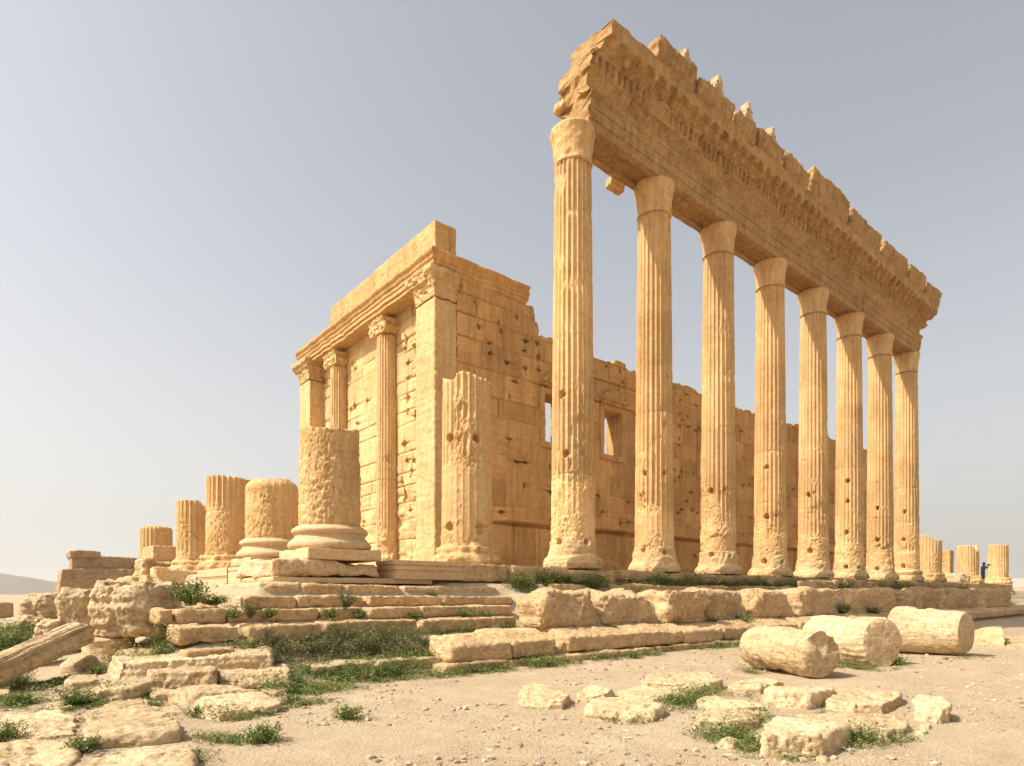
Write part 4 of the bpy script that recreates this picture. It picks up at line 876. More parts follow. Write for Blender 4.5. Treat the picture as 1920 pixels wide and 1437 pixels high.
# ------------------------------------------------------------------ loose stones from their outlines
def slabpx(name, label, c, top, foot, mat='pale', cat='stone', group=None, zg=None, seed=0, voxel=.024, smooth=0, amp=.022, sc=1.5, fine=.014, strata=.024, taper=.04, sink=.06, cracks=0., hmul=1.22, chips=6):
    fx_, yt, yb = foot
    px, pyt = cp(c, fx_, yt); _, pyb = cp(c, fx_, yb)
    if zg is None: zg = on_ground(px, pyb)[2]
    zt = zg+(EYE-zg)*(1-(pyt-HZ)/(pyb-HZ))*hmul
    pts = [on_z(*cp(c, a, b), zt) for a, b in top]
    cen = np.mean(pts, 0)
    T = [(p[0]-cen[0], p[1]-cen[1], zt-zg) for p in pts]
    B = [(p[0]*(1+taper), p[1]*(1+taper), -sink) for p in T]
    bm = bmesh.new(); add_prism(bm, T, B)
    if chips: chip(bm, seed, chips, .03, .12)
    return stone(name, bm, M[mat], (cen[0], cen[1], zg), label, cat, group, voxel, smooth, amp, sc, fine, strata, seed, cracks=cracks)
GR = 'flat pale stones lying on the gravel at right'
sp = lambda lab, c, top, foot, **k: slabpx('flat_stone', lab, c, top, foot, **k)
sp('nearest squared pale stone at lower right with weeds along its front', 4, [(335, 1153), (520, 1162), (735, 1183), (755, 1205), (610, 1258), (440, 1245), (272, 1258), (290, 1195)], (440, 1250, 1352), group=GR, seed=1101, chips=3)
sp('wide pale stone behind the long slab, level top and dark right side', 4, [(620, 1030), (665, 1003), (860, 1004), (1058, 1012), (1052, 1040), (950, 1085), (760, 1080), (590, 1072)], (760, 1082, 1130), group=GR, seed=1102)
sp('long pale slab running behind the nearest squared stone', 4, [(440, 1115), (520, 1097), (700, 1108), (930, 1140), (1095, 1160), (1110, 1185), (965, 1258), (860, 1225), (640, 1175), (470, 1140)], (965, 1258, 1308), group=GR, seed=1103, chips=3)
sp('chunky pale stone alone at the right of the flat stones', 4, [(1120, 1055), (1150, 1035), (1250, 1045), (1320, 1065), (1332, 1098), (1250, 1112), (1115, 1100)], (1200, 1110, 1184), group=GR, seed=1104, smooth=4, amp=.045)
sp('bleached whitish stone with grey broken end', 4, [(280, 1002), (330, 985), (500, 978), (660, 980), (675, 1000), (520, 1030), (290, 1042)], (400, 1038, 1104), group=GR, seed=1105, chips=3)
sp('low pale stone in front of the rounded fallen drum', 4, [(70, 975), (150, 930), (280, 925), (390, 935), (402, 955), (250, 985), (60, 995)], (150, 992, 1028), group=GR, seed=1106, amp=.045)
sp('thin pale slab edge lying behind the weedy rounded stone', 3, [(1215, 1070), (1330, 1040), (1450, 1055), (1590, 1080), (1622, 1097), (1570, 1115), (1400, 1102), (1215, 1090)], (1400, 1100, 1125), group=GR, seed=1107)
sp('rounded pale stone with weeds climbing its right side', 3, [(1150, 1165), (1190, 1130), (1280, 1105), (1440, 1108), (1585, 1112), (1570, 1160), (1450, 1185), (1300, 1195), (1150, 1190)], (1300, 1192, 1246), group=GR, seed=1108, smooth=7)
sp('leftmost pale stone, alone on the open gravel', 3, [(215, 1005), (250, 975), (310, 963), (400, 975), (480, 1000), (512, 1028), (470, 1060), (380, 1058), (290, 1050), (215, 1030)], (380, 1058, 1104), group=GR, seed=1109, smooth=6)
sp('small brown edged stone right of the leftmost pale stone', 3, [(555, 1005), (620, 980), (740, 978), (754, 1000), (700, 1030), (560, 1042), (530, 1040)], (600, 1040, 1075), group=GR, seed=1110, amp=.05)
sp('thick pale stone with a bumpy dark front edge and weeds at its foot', 3, [(595, 1085), (640, 1050), (720, 1030), (860, 1040), (1000, 1062), (1032, 1085), (960, 1132), (840, 1125), (720, 1112), (600, 1105)], (800, 1124, 1176), group=GR, seed=1111, smooth=5, amp=.045)
sp('flat pale stone hidden behind the bumpy edged stone', 3, [(765, 1015), (850, 980), (980, 975), (1080, 990), (1182, 1040), (1150, 1060), (1000, 1055), (880, 1045), (770, 1030)], (1000, 1054, 1070), group=GR, seed=1112, hmul=1.3)
sp('flat pale stone with a dark chipped right end, rearmost of the group', 3, [(895, 945), (980, 905), (1140, 903), (1300, 910), (1370, 948), (1300, 968), (1200, 975), (1050, 970), (900, 960)], (1050, 972, 1010), group=GR, seed=1113)
sp('small pale rock left of the nearest squared stone', 4, [(5, 1295), (70, 1258), (125, 1280), (110, 1310), (20, 1318)], (60, 1312, 1338), group=GR, seed=1114, voxel=.025, amp=.02)
for k, (pts, ft, lab) in enumerate([([(1155, 1195), (1190, 1182), (1230, 1192), (1215, 1206), (1165, 1206)], (1190, 1206, 1228), 'little pale rock below the chunky stone, upper one'), ([(1112, 1232), (1150, 1215), (1212, 1222), (1205, 1240), (1130, 1243)], (1160, 1242, 1264), 'little pale rock below the chunky stone, lower one'), ([(566, 1388), (600, 1374), (642, 1384), (630, 1400), (580, 1402)], (600, 1400, 1412), 'little pale rock at the foot of the nearest squared stone')]):
    slabpx('small_rock', lab, 4, pts, ft, seed=1120+k, voxel=.018, amp=.012, smooth=3, cat='rock')
sp('rough pitted block beyond the fallen drums at right', 4, [(1462, 650), (1500, 635), (1620, 640), (1642, 665), (1605, 690), (1470, 690)], (1560, 690, 772), group=None, seed=1130, mat='block', amp=.08, voxel=.05, smooth=5)
sp('pale flat slab lying at the right edge', 4, [(1640, 705), (1760, 690), (1900, 700), (1900, 790), (1760, 800), (1650, 760)], (1760, 800, 812), seed=1131, voxel=.06, amp=.03)
for k, (a, b, yt, yb, lab) in enumerate([(560, 668, 396, 450, 'reddish rock lying behind the gap of the front rows'), (670, 765, 394, 445, 'rounded pale rock between two reddish rocks'), (805, 942, 386, 432, 'larger reddish rock above the farther front row')]):
    pa = cp(4, a, yb); pb = cp(4, b, yb); Y = 13.2; x0 = on_Y(pa[0], pa[1], Y)[0]; x1 = on_Y(pb[0], pb[1], Y)[0]; z1 = on_Y(pa[0], cp(4, a, yt)[1], Y)[2]
    block('loose_rock', lab, x0, x1, Y, Y+.9, 1.5, z1, 'block', 'rock', seed=1140+k, smooth=8, amp=.10, jit=.12, voxel=.06)
# left foreground
sl_ = lambda lab, top, foot, **k: slabpx('ruin_slab', lab, 1, top, foot, **k)
sl_('long weathered moulded block with furrowed top at left', [(520, 915), (560, 880), (640, 848), (900, 838), (1190, 828), (1262, 885), (1265, 915), (1000, 925), (800, 935), (560, 945)], (620, 935, 1018), seed=1201, chips=0, cat='stone block', hmul=.98, voxel=.026, smooth=2, amp=.03, strata=.05, mat='pale')
sl_('squared block in front of the long furrowed block, left of a pair', [(685, 975), (745, 938), (980, 940), (1008, 978), (1000, 995), (690, 1000)], (800, 996, 1055), seed=1202, chips=2, hmul=1.04, voxel=.025, cat='stone block', mat='pale', smooth=3, amp=.02)
sl_('squared block in front of the long furrowed block, right of a pair', [(1003, 965), (1040, 936), (1180, 936), (1312, 938), (1358, 980), (1345, 995), (1180, 990), (1020, 1000)], (1150, 994, 1048), seed=1203, chips=2, hmul=1.04, voxel=.025, cat='stone block', mat='pale', smooth=4, amp=.025)
sl_('long low slab behind the tilted flat stone', [(780, 1095), (840, 1062), (1000, 1056), (1200, 1056), (1212, 1075), (1000, 1085), (900, 1095), (800, 1110)], (820, 1105, 1158), seed=1204, mat='pale', hmul=.9)
sl_('flat stone with an angular top at the edge of the weeds', [(905, 1140), (940, 1110), (1000, 1093), (1215, 1090), (1318, 1138), (1300, 1152), (1100, 1158), (1020, 1190), (920, 1180)], (1000, 1182, 1212), seed=1205, mat='pale', hmul=1.2)
sl_('thin layered slabs left of the squared pair', [(405, 1090), (500, 1030), (670, 1028), (692, 1060), (600, 1085), (500, 1095)], (560, 1086, 1118), seed=1206, mat='pale', strata=.05)
sl_('smooth pale rock below the bell shaped base', [(300, 1035), (350, 1000), (450, 1000), (478, 1020), (420, 1045), (330, 1052)], (380, 1045, 1064), seed=1207, mat='pale', smooth=6, hmul=1.2)
sl_('broad flat slab cut by the left edge', [(-120, 1185), (0, 1178), (150, 1178), (290, 1182), (362, 1228), (350, 1270), (240, 1290), (130, 1306), (-120, 1300)], (150, 1300, 1322), seed=1208, mat='pale', cracks=.03, amp=.04)
sl_('broad rounded slab with worn pitted top in the left foreground', [(385, 1235), (420, 1200), (560, 1165), (760, 1172), (868, 1230), (862, 1268), (720, 1285), (600, 1305), (420, 1310), (375, 1280)], (500, 1308, 1350), seed=1209, mat='pale', smooth=6, amp=.045)
sl_('flat slab in the ground behind the broad rounded slab', [(370, 1195), (470, 1165), (560, 1128), (700, 1126), (820, 1135), (872, 1180), (760, 1180), (560, 1180), (420, 1205)], (600, 1182, 1196), seed=1210, mat='pale')
sl_('nearest slab with a straight right edge at the bottom of the picture', [(330, 1450), (480, 1378), (660, 1338), (862, 1300), (892, 1325), (915, 1400), (945, 1500), (700, 1560), (300, 1560)], (905, 1420, 1458), seed=1211, chips=1, mat='pale', voxel=.03, amp=.025, smooth=2)
sl_('sunken bedrock slab at the lower left corner', [(-150, 1345), (100, 1330), (250, 1320), (345, 1340), (360, 1400), (300, 1450), (100, 1500), (-150, 1500)], (200, 1460, 1475), seed=1212, mat='pale', amp=.05, cracks=.03)
sl_('small grey rock at the left edge below the leaning bar', [(-30, 1075), (10, 1060), (45, 1075), (40, 1100), (-20, 1108)], (20, 1100, 1125), seed=1213, mat='block')
sl_('little stones wedged under the left squared block', [(690, 1095), (750, 1085), (820, 1090), (815, 1105), (720, 1112)], (760, 1105, 1124), seed=1214, mat='pale')
sl_('flat chip of stone lying in weeds above the broad flat slab', [(190, 1150), (260, 1125), (330, 1135), (340, 1155), (240, 1168)], (260, 1166, 1184), seed=1221, mat='pale')
sl_('small squared stone under the thin layered slabs', [(560, 1120), (640, 1105), (700, 1112), (705, 1130), (600, 1140)], (640, 1138, 1160), seed=1222, mat='pale')
sl_('rough stone between the smooth pale rock and the layered slabs', [(395, 1075), (450, 1058), (500, 1066), (490, 1088), (420, 1095)], (450, 1092, 1116), seed=1223, mat='block', smooth=5)
sl_('low stone at the right end of the long low slab', [(1215, 1068), (1290, 1060), (1350, 1070), (1340, 1086), (1240, 1088)], (1290, 1087, 1108), seed=1224, mat='pale')
sl_('stone edge showing in the grass behind the tilted flat stone', [(1130, 1030), (1230, 1022), (1330, 1028), (1320, 1042), (1180, 1046)], (1240, 1044, 1062), seed=1225, mat='pale')
# reddish block resting against the long furrowed block
p = on_ground(*cp(1, 905, 985)); block('small_block', 'small darker squared block between the long furrowed block and the pair', p[0]-.15, p[0]+.68, p[1]-.1, p[1]+.6, .0, .62, 'block', seed=1220, smooth=3, amp=.03, voxel=.035)
# eroded boulder carried by a bell shaped base
def atd(px, py, d): return at_depth(px, py, d)
def view_block(name, label, px0, px1, yt, yb, d, thick, mat, seed, zextra=0, cat='stone block', **k):
    """block whose axis faces the camera's heading, at distance d"""
    a = atd(px0, yb, d); b = atd(px1, yb, d); zt = atd(px0, yt, d)[2]; c = (a+b)/2; wd = np.hypot(*(b-a)[:2])/2
    ex = np.array([rv[0], rv[1]]); ey = np.array([dv[0], dv[1]]); r_ = random.Random(seed)
    bm = bmesh.new(); h = zt-a[2]
    def ring(z, s):
        out = []
        for i in range(14):
            t = 2*math.pi*i/14; u = math.copysign(abs(math.cos(t))**.55, math.cos(t))*wd*s*(1+.08*(r_.random()-.5)); v = math.copysign(abs(math.sin(t))**.55, math.sin(t))*thick/2*s*(1+.1*(r_.random()-.5))
            q = ex*u+ey*(v+thick/2); out.append((q[0], q[1], z*(1+.05*(r_.random()-.5))))
        return out
    rs = [ring(0-zextra, .88), ring(h*.25, 1.0), ring(h*.75, 1.0), ring(h, .84)]
    vv = [[bm.verts.new(p) for p in r] for r in rs]
    for A, B in zip(vv[:-1], vv[1:]):
        for i in range(14): bm.faces.new((A[i], A[(i+1) % 14], B[(i+1) % 14], B[i]))
    bm.faces.new(vv[0][::-1]); bm.faces.new(vv[-1]); bmesh.ops.recalc_face_normals(bm, faces=bm.faces[:])
    kw = dict(voxel=.035, smooth=3, amp=.08, sc=1.6, fine=.03, strata=.045, cracks=.05); kw.update(k)
    return stone(name, bm, M[mat], (c[0], c[1], a[2]), label, cat, None, seed=seed, **kw)
view_block('eroded_boulder', 'huge crusted eroded boulder perched on the bell shaped base at left', 146, 290, 1088, 1195, 12.4, 1.4, 'pale', 1230, cat='boulder', amp=.05, fine=.022, strata=.06, cracks=.05, bed=(.7, .7, 7.))
view_block('eroded_boulder', 'pale eroded boulder just left of the perched crusted one', 92, 158, 1104, 1168, 13.6, 1.2, 'pale', 1231, zextra=.7, cat='boulder', amp=.05, fine=.02, cracks=.035)
view_block('eroded_boulder', 'knobbly boulder with a flat shaded right side, leftmost of three', 30, 92, 1116, 1164, 15.2, 1.1, 'pale', 1232, cat='boulder', zextra=.3, amp=.05, fine=.02, cracks=.03)
view_block('loose_rock', 'pale rock under the leftmost boulder', 18, 72, 1155, 1182, 15.0, .8, 'pale', 1233, cat='rock', zextra=.4)
view_block('loose_rock', 'rounded rock behind the leaning bar', 58, 100, 1166, 1200, 13.4, .6, 'pale', 1234, cat='rock', zextra=.4)
view_block('loose_rock', 'low rock tucked behind the middle of the leaning bar', 48, 80, 1196, 1212, 12.6, .5, 'pale', 1235, cat='rock', zextra=.3)
c = atd(188, 1258, 12.55)
V, q, tr = lathe_profile([(.2, 0), (.66, 0), (.72, .05), (.71, .13), (.62, .20), (.52, .32), (.46, .46), (.45, .60), (.47, .72), (.4, .76)], n=110, seed=3, noise=.04, sc=2.4)
o = tag(link('bell_base', mk_mesh('bell_base', V, q, tr), M['pale'], None, (c[0]+.25, c[1]+.35, 0.0)), 'flaring bell shaped stone base under the perched crusted boulder', 'column base'); o.rotation_euler = (.10, -.10, 0)
c2 = atd(118, 1272, 11.4)
V, q, tr = lathe_profile([(.15, 0), (.42, 0), (.46, .05), (.44, .13), (.33, .24), (.26, .4), (.2, .42)], n=80, seed=5, noise=.05, sc=2.6)
o = tag(link('curved_fragment', mk_mesh('curved_fragment', V, q, tr), M['pale'], None, (c2[0]+.35, c2[1]+.25, -.02)), 'curved moulding fragment lying left of the bell shaped base', 'stone fragment'); o.rotation_euler = (.2, -.35, 0)
# leaning bar
A = atd(-40, 1272, 9.6); B = atd(160, 1184, 11.75); ax = B-A; L_ = np.linalg.norm(ax); ax /= L_
sd_ = np.cross(ax, [0, 0, 1]); sd_ /= np.linalg.norm(sd_); up_ = np.cross(sd_, ax)
nb, mb = 150, 130; tb = np.linspace(0, 2*np.pi, nb, endpoint=False); zb_ = np.linspace(0, L_, mb); TB, ZB = np.meshgrid(tb, zb_)
cu = np.sign(np.cos(TB))*np.abs(np.cos(TB))**.6; cv = np.sign(np.sin(TB))*np.abs(np.sin(TB))**.6
PB = np.stack([cu*2.2, cv*2.2, ZB*.45], -1); dn_ = .030*fbm(PB*1.6, 4, 71)-.05*np.exp(-(vn(np.stack([cu*2.6, cv*2.6, ZB*.22], -1)+3, 72)/.10)**2)+.012*fbm(PB*np.array([5, 5, 9.]), 3, 73)
eb = np.minimum(ZB, L_-ZB); ee = 1-.45*(1-sst(0, .16, eb))**2
VB = np.stack([cu*.245*ee*(1+dn_/.24), cv*.215*ee*(1+dn_/.21), ZB], -1)
RB = np.hypot(VB[..., 0], VB[..., 1]); AB = np.arctan2(VB[..., 1], VB[..., 0])
rows_ = [VB]+[np.concatenate([VB[-1:, :, :2]*k, VB[-1:, :, 2:]+.03*(1-k)], -1) for k in (.6, .25)]
VB = np.concatenate(rows_, 0); mm = VB.shape[0]; ib = np.arange(mm-1)[:, None]*nb; jb = np.arange(nb)[None]; j2b = (jb+1) % nb
qb = np.stack([ib+jb, ib+j2b, ib+nb+j2b, ib+nb+jb], -1).reshape(-1, 4); VB = VB.reshape(-1, 3); tb_ = len(VB)
VB = np.vstack([VB, VB[-nb:].mean(0), [0, 0, 0]]); jj = np.arange(nb)
trb = np.vstack([np.stack([(mm-1)*nb+jj, (mm-1)*nb+(jj+1) % nb, np.full(nb, tb_)], -1), np.stack([(jj+1) % nb, jj, np.full(nb, tb_+1)], -1)])
WB = VB[:, 0:1]*sd_+VB[:, 1:2]*up_+VB[:, 2:3]*ax
tag(link('leaning_bar', mk_mesh('leaning_bar', WB, qb, trb), M['pale'], None, tuple(A)), 'long furrowed stone bar leaning against the bell shaped base at left', 'stone bar')

# ------------------------------------------------------------------ fallen column drums
def drum(label, pxa, da, pxb, db, r, seed, r2=None, mat='pale', rough=.03, endbump=.04, flutes=0., group='fallen column drums on the gravel'):
    a = at_depth(pxa, HZ, da); b = at_depth(pxb, HZ, db); a[2] = b[2] = 0
    axv = b-a; Ln = np.hypot(*axv[:2]); ang = math.atan2(axv[1], axv[0]); r2 = r2 or r
    n = 160; m = max(24, int(Ln/.03)); ths = np.linspace(0, 2*np.pi, n, endpoint=False); zs = np.linspace(0, Ln, m)
    T, Z = np.meshgrid(ths, zs); rr = r+(r2-r)*Z/Ln
    P = np.stack([rr*np.cos(T), rr*np.sin(T), Z], -1)+seed
    rr = rr+rough*fbm(P*2.2, 4, seed)+.012*fbm(P*7, 3, seed+1)-.06*sst(.35, .7, fbm(P*1.6, 3, seed+3))
    e = np.minimum(Z, Ln-Z); rr *= 1-.035*(1-sst(0, .05, e))-.02*(1-sst(0, .2, e))
    if flutes: rr -= flutes*np.abs(np.sin(T*12))*sst(-.1, .3, fbm(P*1.3, 2, seed+4))
    V, q, tr = lathe(ths, Z, rr, cap=True, cap_noise=endbump, seed=seed)
    W = np.stack([V[:, 2], V[:, 0], V[:, 1]+max(r, r2)*.97], -1)      # lie down along local x
    o = link('fallen_drum', mk_mesh('fallen_drum', W, q, tr), M[mat], None, (a[0], a[1], 0)); o.rotation_euler = (0, 0, ang); sharp(o.data, 60)
    tag(o, label, 'column drum', group)
def drum_at(label, px, d, n, L_, r, seed, **k):
    lat = (px-CX)/F*d; bl, bd = lat-n[0]*L_, d-n[1]*L_
    drum(label, CX+F*bl/bd, bd, px, d, r, seed, **k)
drum_at('nearest fallen drum with a rough reddish broken end', 1540, 11.95, (.32, -.947), 1.8, .45, 1301, r2=.455, rough=.055, endbump=.08, mat='pale')
drum_at('middle fallen drum with a flat pitted end facing right', 1655, 13.4, (.298, -.953), 1.85, .52, 1302, r2=.56, rough=.04, endbump=.015, flutes=.012)
drum_at('right fallen drum, smooth and widest at its left collar', 1812, 15.6, (.571, -.82), 1.62, .64, 1303, r2=.53, rough=.02, endbump=.012)

# ------------------------------------------------------------------ far ruins and the photographer
rd = 78.
ruin = thing('ruined_gateway', 'distant ruined brown masonry gate wall on the left horizon', 'ruin', tuple(at_depth(180, 1113+1.6*F/rd, rd)*np.array([1, 1, 0])))
RY = at_depth(134, 1100, 72)[1]
def far_wall(name, pts, dy, thick, seed):
    rl = np.array(ruin.location); bm = bmesh.new()
    P = [on_Y(a, b, RY+dy)-rl for a, b in pts]
    add_prism(bm, [tuple(p) for p in P], [tuple(p+np.array([0, thick, 0])) for p in P])
    stone(name, bm, M['far'], (0, 0, 0), voxel=.10, smooth=0, amp=.06, sc=.7, fine=.07, strata=.05, seed=seed, parent=ruin, bed=(.15, .15, 1.6), cracks=.06)
far_wall('gate_tower', [(134, 1116), (134, 1033), (150, 1031), (189, 1034), (191, 1043), (230, 1044), (268, 1048), (272, 1116)], 0, 3.0, 1401)
far_wall('tower_cornice', [(131, 1046), (130, 1034), (150, 1032), (188, 1035), (189, 1045)], -.25, 3.6, 1402)
far_wall('tower_footing', [(108, 1120), (116, 1067), (160, 1066), (264, 1068), (266, 1120)], -.7, 4.2, 1403)
far_wall('wall_remnant', [(300, 1116), (300, 1026), (350, 1024), (352, 1116)], 6, 2, 1404)
mw = at_depth(-20, 1130, 40); mw2 = at_depth(34, 1131, 40)
block('mud_wall', 'low brown mud brick wall at the left edge', min(mw[0], mw2[0])-3, max(mw[0], mw2[0])-.2, mw[1]-.4, mw[1]+.4, -.3, 1.05, 'far', 'wall', voxel=.08, smooth=2, amp=.05, seed=1410)

pb = on_Y(1843, 1095, 15.3); ps = S
def person():
    C_ = np.array([pb[0], pb[1], ps]); e = np.array([rv[0], rv[1], 0]); f = np.array([-dv[0]*.3-.9*dv[0], -.3*dv[1]-.9*dv[1], 0])*0+np.array([rv[0], rv[1], 0]); s_ = np.array([dv[0], dv[1], 0])
    J = {'pel': (0, 0, .92), 'chest': (.02, 0, 1.25), 'neck': (.05, 0, 1.46), 'head': (.10, 0, 1.60), 'crown': (.11, 0, 1.69),
         'hl': (.0, .10, .88), 'kl': (.05, .12, .48), 'al': (-.02, .12, .07), 'tl': (.14, .13, .03), 'hr': (0, -.10, .88), 'kr': (.0, -.13, .48), 'ar': (-.06, -.14, .07), 'tr': (.10, -.15, .03),
         'sl': (.03, .19, 1.40), 'el': (.22, .25, 1.24), 'wl': (.40, .10, 1.50), 'ml': (.47, .07, 1.55), 'sr': (.03, -.19, 1.40), 'er': (.22, -.25, 1.24), 'wr': (.40, -.10, 1.50), 'mr': (.47, -.07, 1.55)}
    Rr = dict(pel=.15, chest=.16, neck=.06, head=.10, crown=.085, hl=.10, kl=.065, al=.045, tl=.04, hr=.10, kr=.065, ar=.045, tr=.04, sl=.075, el=.05, wl=.035, ml=.035, sr=.075, er=.05, wr=.035, mr=.035)
    E = [('pel', 'chest'), ('chest', 'neck'), ('neck', 'head'), ('head', 'crown'), ('pel', 'hl'), ('hl', 'kl'), ('kl', 'al'), ('al', 'tl'), ('pel', 'hr'), ('hr', 'kr'), ('kr', 'ar'), ('ar', 'tr'), ('chest', 'sl'), ('sl', 'el'), ('el', 'wl'), ('wl', 'ml'), ('chest', 'sr'), ('sr', 'er'), ('er', 'wr'), ('wr', 'mr')]
    ks = list(J); co = [tuple(e*J[k][0]+s_*J[k][1]+np.array([0, 0, J[k][2]])) for k in ks]
    me = bpy.data.meshes.new('person'); me.from_pydata(co, [(ks.index(a), ks.index(b)) for a, b in E], []); o = link('person', me, M['cloth'], None, tuple(C_))
    md = o.modifiers.new('k', 'SKIN'); sv = me.skin_vertices[0].data
    for i, k in enumerate(ks): sv[i].radius = (Rr[k], Rr[k]); sv[i].use_root = k == 'pel'
    ss = o.modifiers.new('s', 'SUBSURF'); ss.levels = 2; ss.render_levels = 2
    tag(o, 'tiny person in grey clothes raising a camera with both hands between far right stumps', 'person')
    bm = bmesh.new(); bmesh.ops.create_uvsphere(bm, u_segments=14, v_segments=8, radius=.125)
    h = link('hair', bpy.data.meshes.new('hair'), M['dark'], o, tuple(e*.08+np.array([0, 0, 1.68]))); bm.to_mesh(h.data); bm.free(); h.data.materials.append(M['dark']); h.scale = (1, 1, .8)
    cm = bmesh.new(); 
    def bx(c, u, v, z):
        add_prism(cm, [tuple(e*(c[0]+a*u)+s_*(c[1]+b*v)+np.array([0, 0, c[2]+z])) for a, b in ((-1, -1), (1, -1), (1, 1), (-1, 1))], [tuple(e*(c[0]+a*u)+s_*(c[1]+b*v)+np.array([0, 0, c[2]-z])) for a, b in ((-1, -1), (1, -1), (1, 1), (-1, 1))])
    bx((.50, 0, 1.57), .05, .08, .06); bx((.60, 0, 1.57), .07, .04, .04)
    tag(bm_obj('camera_body', cm, M['dark'], tuple(C_)), 'small dark camera held up by the tiny person', 'camera')
def flat(name, c, rough=.8):
    m = bpy.data.materials.new(name); m.use_nodes = True; p = m.node_tree.nodes['Principled BSDF']; p.inputs['Roughness'].default_value = rough
    n = m.node_tree.nodes.new('ShaderNodeTexNoise'); n.inputs['Scale'].default_value = 12; r = m.node_tree.nodes.new('ShaderNodeValToRGB')
    r.color_ramp.elements[0].color = (*[x*.8 for x in c], 1); r.color_ramp.elements[1].color = (*[x*1.2 for x in c], 1)
    m.node_tree.links.new(n.outputs[0], r.inputs[0]); m.node_tree.links.new(r.outputs[0], p.inputs['Base Color']); return m
M['cloth'] = flat('grey_clothing', (.10, .085, .07)); M['dark'] = flat('dark_hair_and_camera', (.03, .028, .028))
person()
flush_stones()

# ------------------------------------------------------------------ weeds, ground cover, gravel
def leaf_mat(name, cols):
    m = bpy.data.materials.new(name); m.use_nodes = True; t = m.node_tree; p = t.nodes['Principled BSDF']; p.inputs['Roughness'].default_value = .6; p.inputs['Specular IOR Level'].default_value = .25
    g = t.nodes.new('ShaderNodeNewGeometry'); r = t.nodes.new('ShaderNodeValToRGB'); e = r.color_ramp.elements
    while len(e) < len(cols): e.new(.5)
    for k, c in enumerate(cols): e[k].position = k/(len(cols)-1); e[k].color = (*c, 1)
    tcx = t.nodes.new('ShaderNodeTexCoord'); nz = t.nodes.new('ShaderNodeTexNoise'); nz.inputs['Scale'].default_value = 1.7; nz.inputs['Detail'].default_value = 3; t.links.new(tcx.outputs['Object'], nz.inputs['Vector'])
    m1 = t.nodes.new('ShaderNodeMath'); m1.operation = 'MULTIPLY_ADD'; m1.inputs[1].default_value = 2.4; m1.inputs[2].default_value = -1.2; t.links.new(nz.outputs['Fac'], m1.inputs[0])
    m2 = t.nodes.new('ShaderNodeMath'); m2.operation = 'ADD'; t.links.new(m1.outputs[0], m2.inputs[0]); t.links.new(g.outputs['Random Per Island'], m2.inputs[1])
    t.links.new(m2.outputs[0], r.inputs[0]); r2 = r; t.links.new(r.outputs[0], p.inputs['Base Color'])
    tr = t.nodes.new('ShaderNodeBsdfTranslucent'); mx = t.nodes.new('ShaderNodeMixShader'); mx.inputs[0].default_value = .22; t.links.new(r.outputs[0], tr.inputs[0])
    t.links.new(p.outputs[0], mx.inputs[1]); t.links.new(tr.outputs[0], mx.inputs[2]); t.links.new(mx.outputs[0], t.nodes['Material Output'].inputs[0]); return m
M['leaf'] = leaf_mat('weed_leaf', [(.055, .085, .016), (.10, .15, .026), (.15, .20, .036), (.22, .235, .06), (.33, .28, .12)])
M['leaf2'] = leaf_mat('dry_green_leaf', [(.06, .065, .02), (.10, .105, .032), (.15, .145, .05), (.24, .20, .09), (.33, .26, .14)])
M['flower'] = leaf_mat('yellow_petal', [(.62, .48, .02), (.75, .60, .04)])
def leaf_quads(P, D, ln, wd, g):
    D = D/np.maximum(np.linalg.norm(D, axis=1, keepdims=True), 1e-6); up = np.array([0, 0, 1.])
    s_ = np.cross(D, up+.35*g.normal(size=D.shape)); s_ /= np.maximum(np.linalg.norm(s_, axis=1, keepdims=True), 1e-6)
    ln = ln[:, None]; wd = wd[:, None]; mid = P+D*ln*.5+up*ln*.06
    tip = P+D*ln-up*ln*.12*g.random((len(P), 1))
    V = np.stack([P, mid+s_*wd, tip, mid-s_*wd], 1).reshape(-1, 3); q = np.arange(len(P)*4).reshape(-1, 4); return V, q
def clump_mesh(seed, r, h, nst, nl, ls, upright=.5):
    g = np.random.default_rng(seed); Vs = []; Qs = []; n0 = 0
    for i in range(nst):
        a = g.random()*6.283; sp_ = r*g.random()**.6; b = np.array([math.cos(a)*r*.25*g.random(), math.sin(a)*r*.25*g.random(), 0])
        e = np.array([math.cos(a)*sp_, math.sin(a)*sp_, h*(.35+.65*g.random())*(1-.55*(sp_/r)**2*(1-upright))])
        t = np.linspace(.12, 1, nl)+g.normal(size=nl)*.03; t = np.clip(t, .05, 1)
        P = b+(e-b)*t[:, None]; P[:, 2] = e[2]*t**.75
        P[:, :2] += g.normal(size=(nl, 2))*.012
        th = g.random(nl)*6.283; D = np.stack([np.cos(th), np.sin(th), .2+.7*g.random(nl)], -1)+(e-b)/max(r, .1)*.4
        V, q = leaf_quads(P, D, ls*(.6+.8*g.random(nl)), ls*.24*(.6+.7*g.random(nl)), g); Vs.append(V); Qs.append(q+n0); n0 += len(V)
        # thin stem strip
        w_ = np.array([-math.sin(a), math.cos(a), 0])*.004; m_ = b+(e-b)*.5; m_[2] = e[2]*.6
        V = np.array([b-w_, b+w_, m_+w_, m_-w_, e+w_*.5, e-w_*.5]); Vs.append(V); Qs.append(np.array([[0, 1, 2, 3], [3, 2, 4, 5]])+n0); n0 += 6
    return np.vstack(Vs), np.vstack(Qs)
CL = {}
for nm, a in {'bushy': (31, .42, .42, 64, 15, .062), 'low': (32, .40, .20, 60, 13, .055), 'tall': (33, .30, .62, 40, 18, .055, .9), 'small': (34, .22, .20, 34, 11, .045)}.items():
    V, q = clump_mesh(*a); CL[nm] = mk_mesh('weed_leaves_'+nm, V, q, smooth=False); CL[nm].materials.append(M['leaf'] if nm != 'tall' else M['leaf2'])
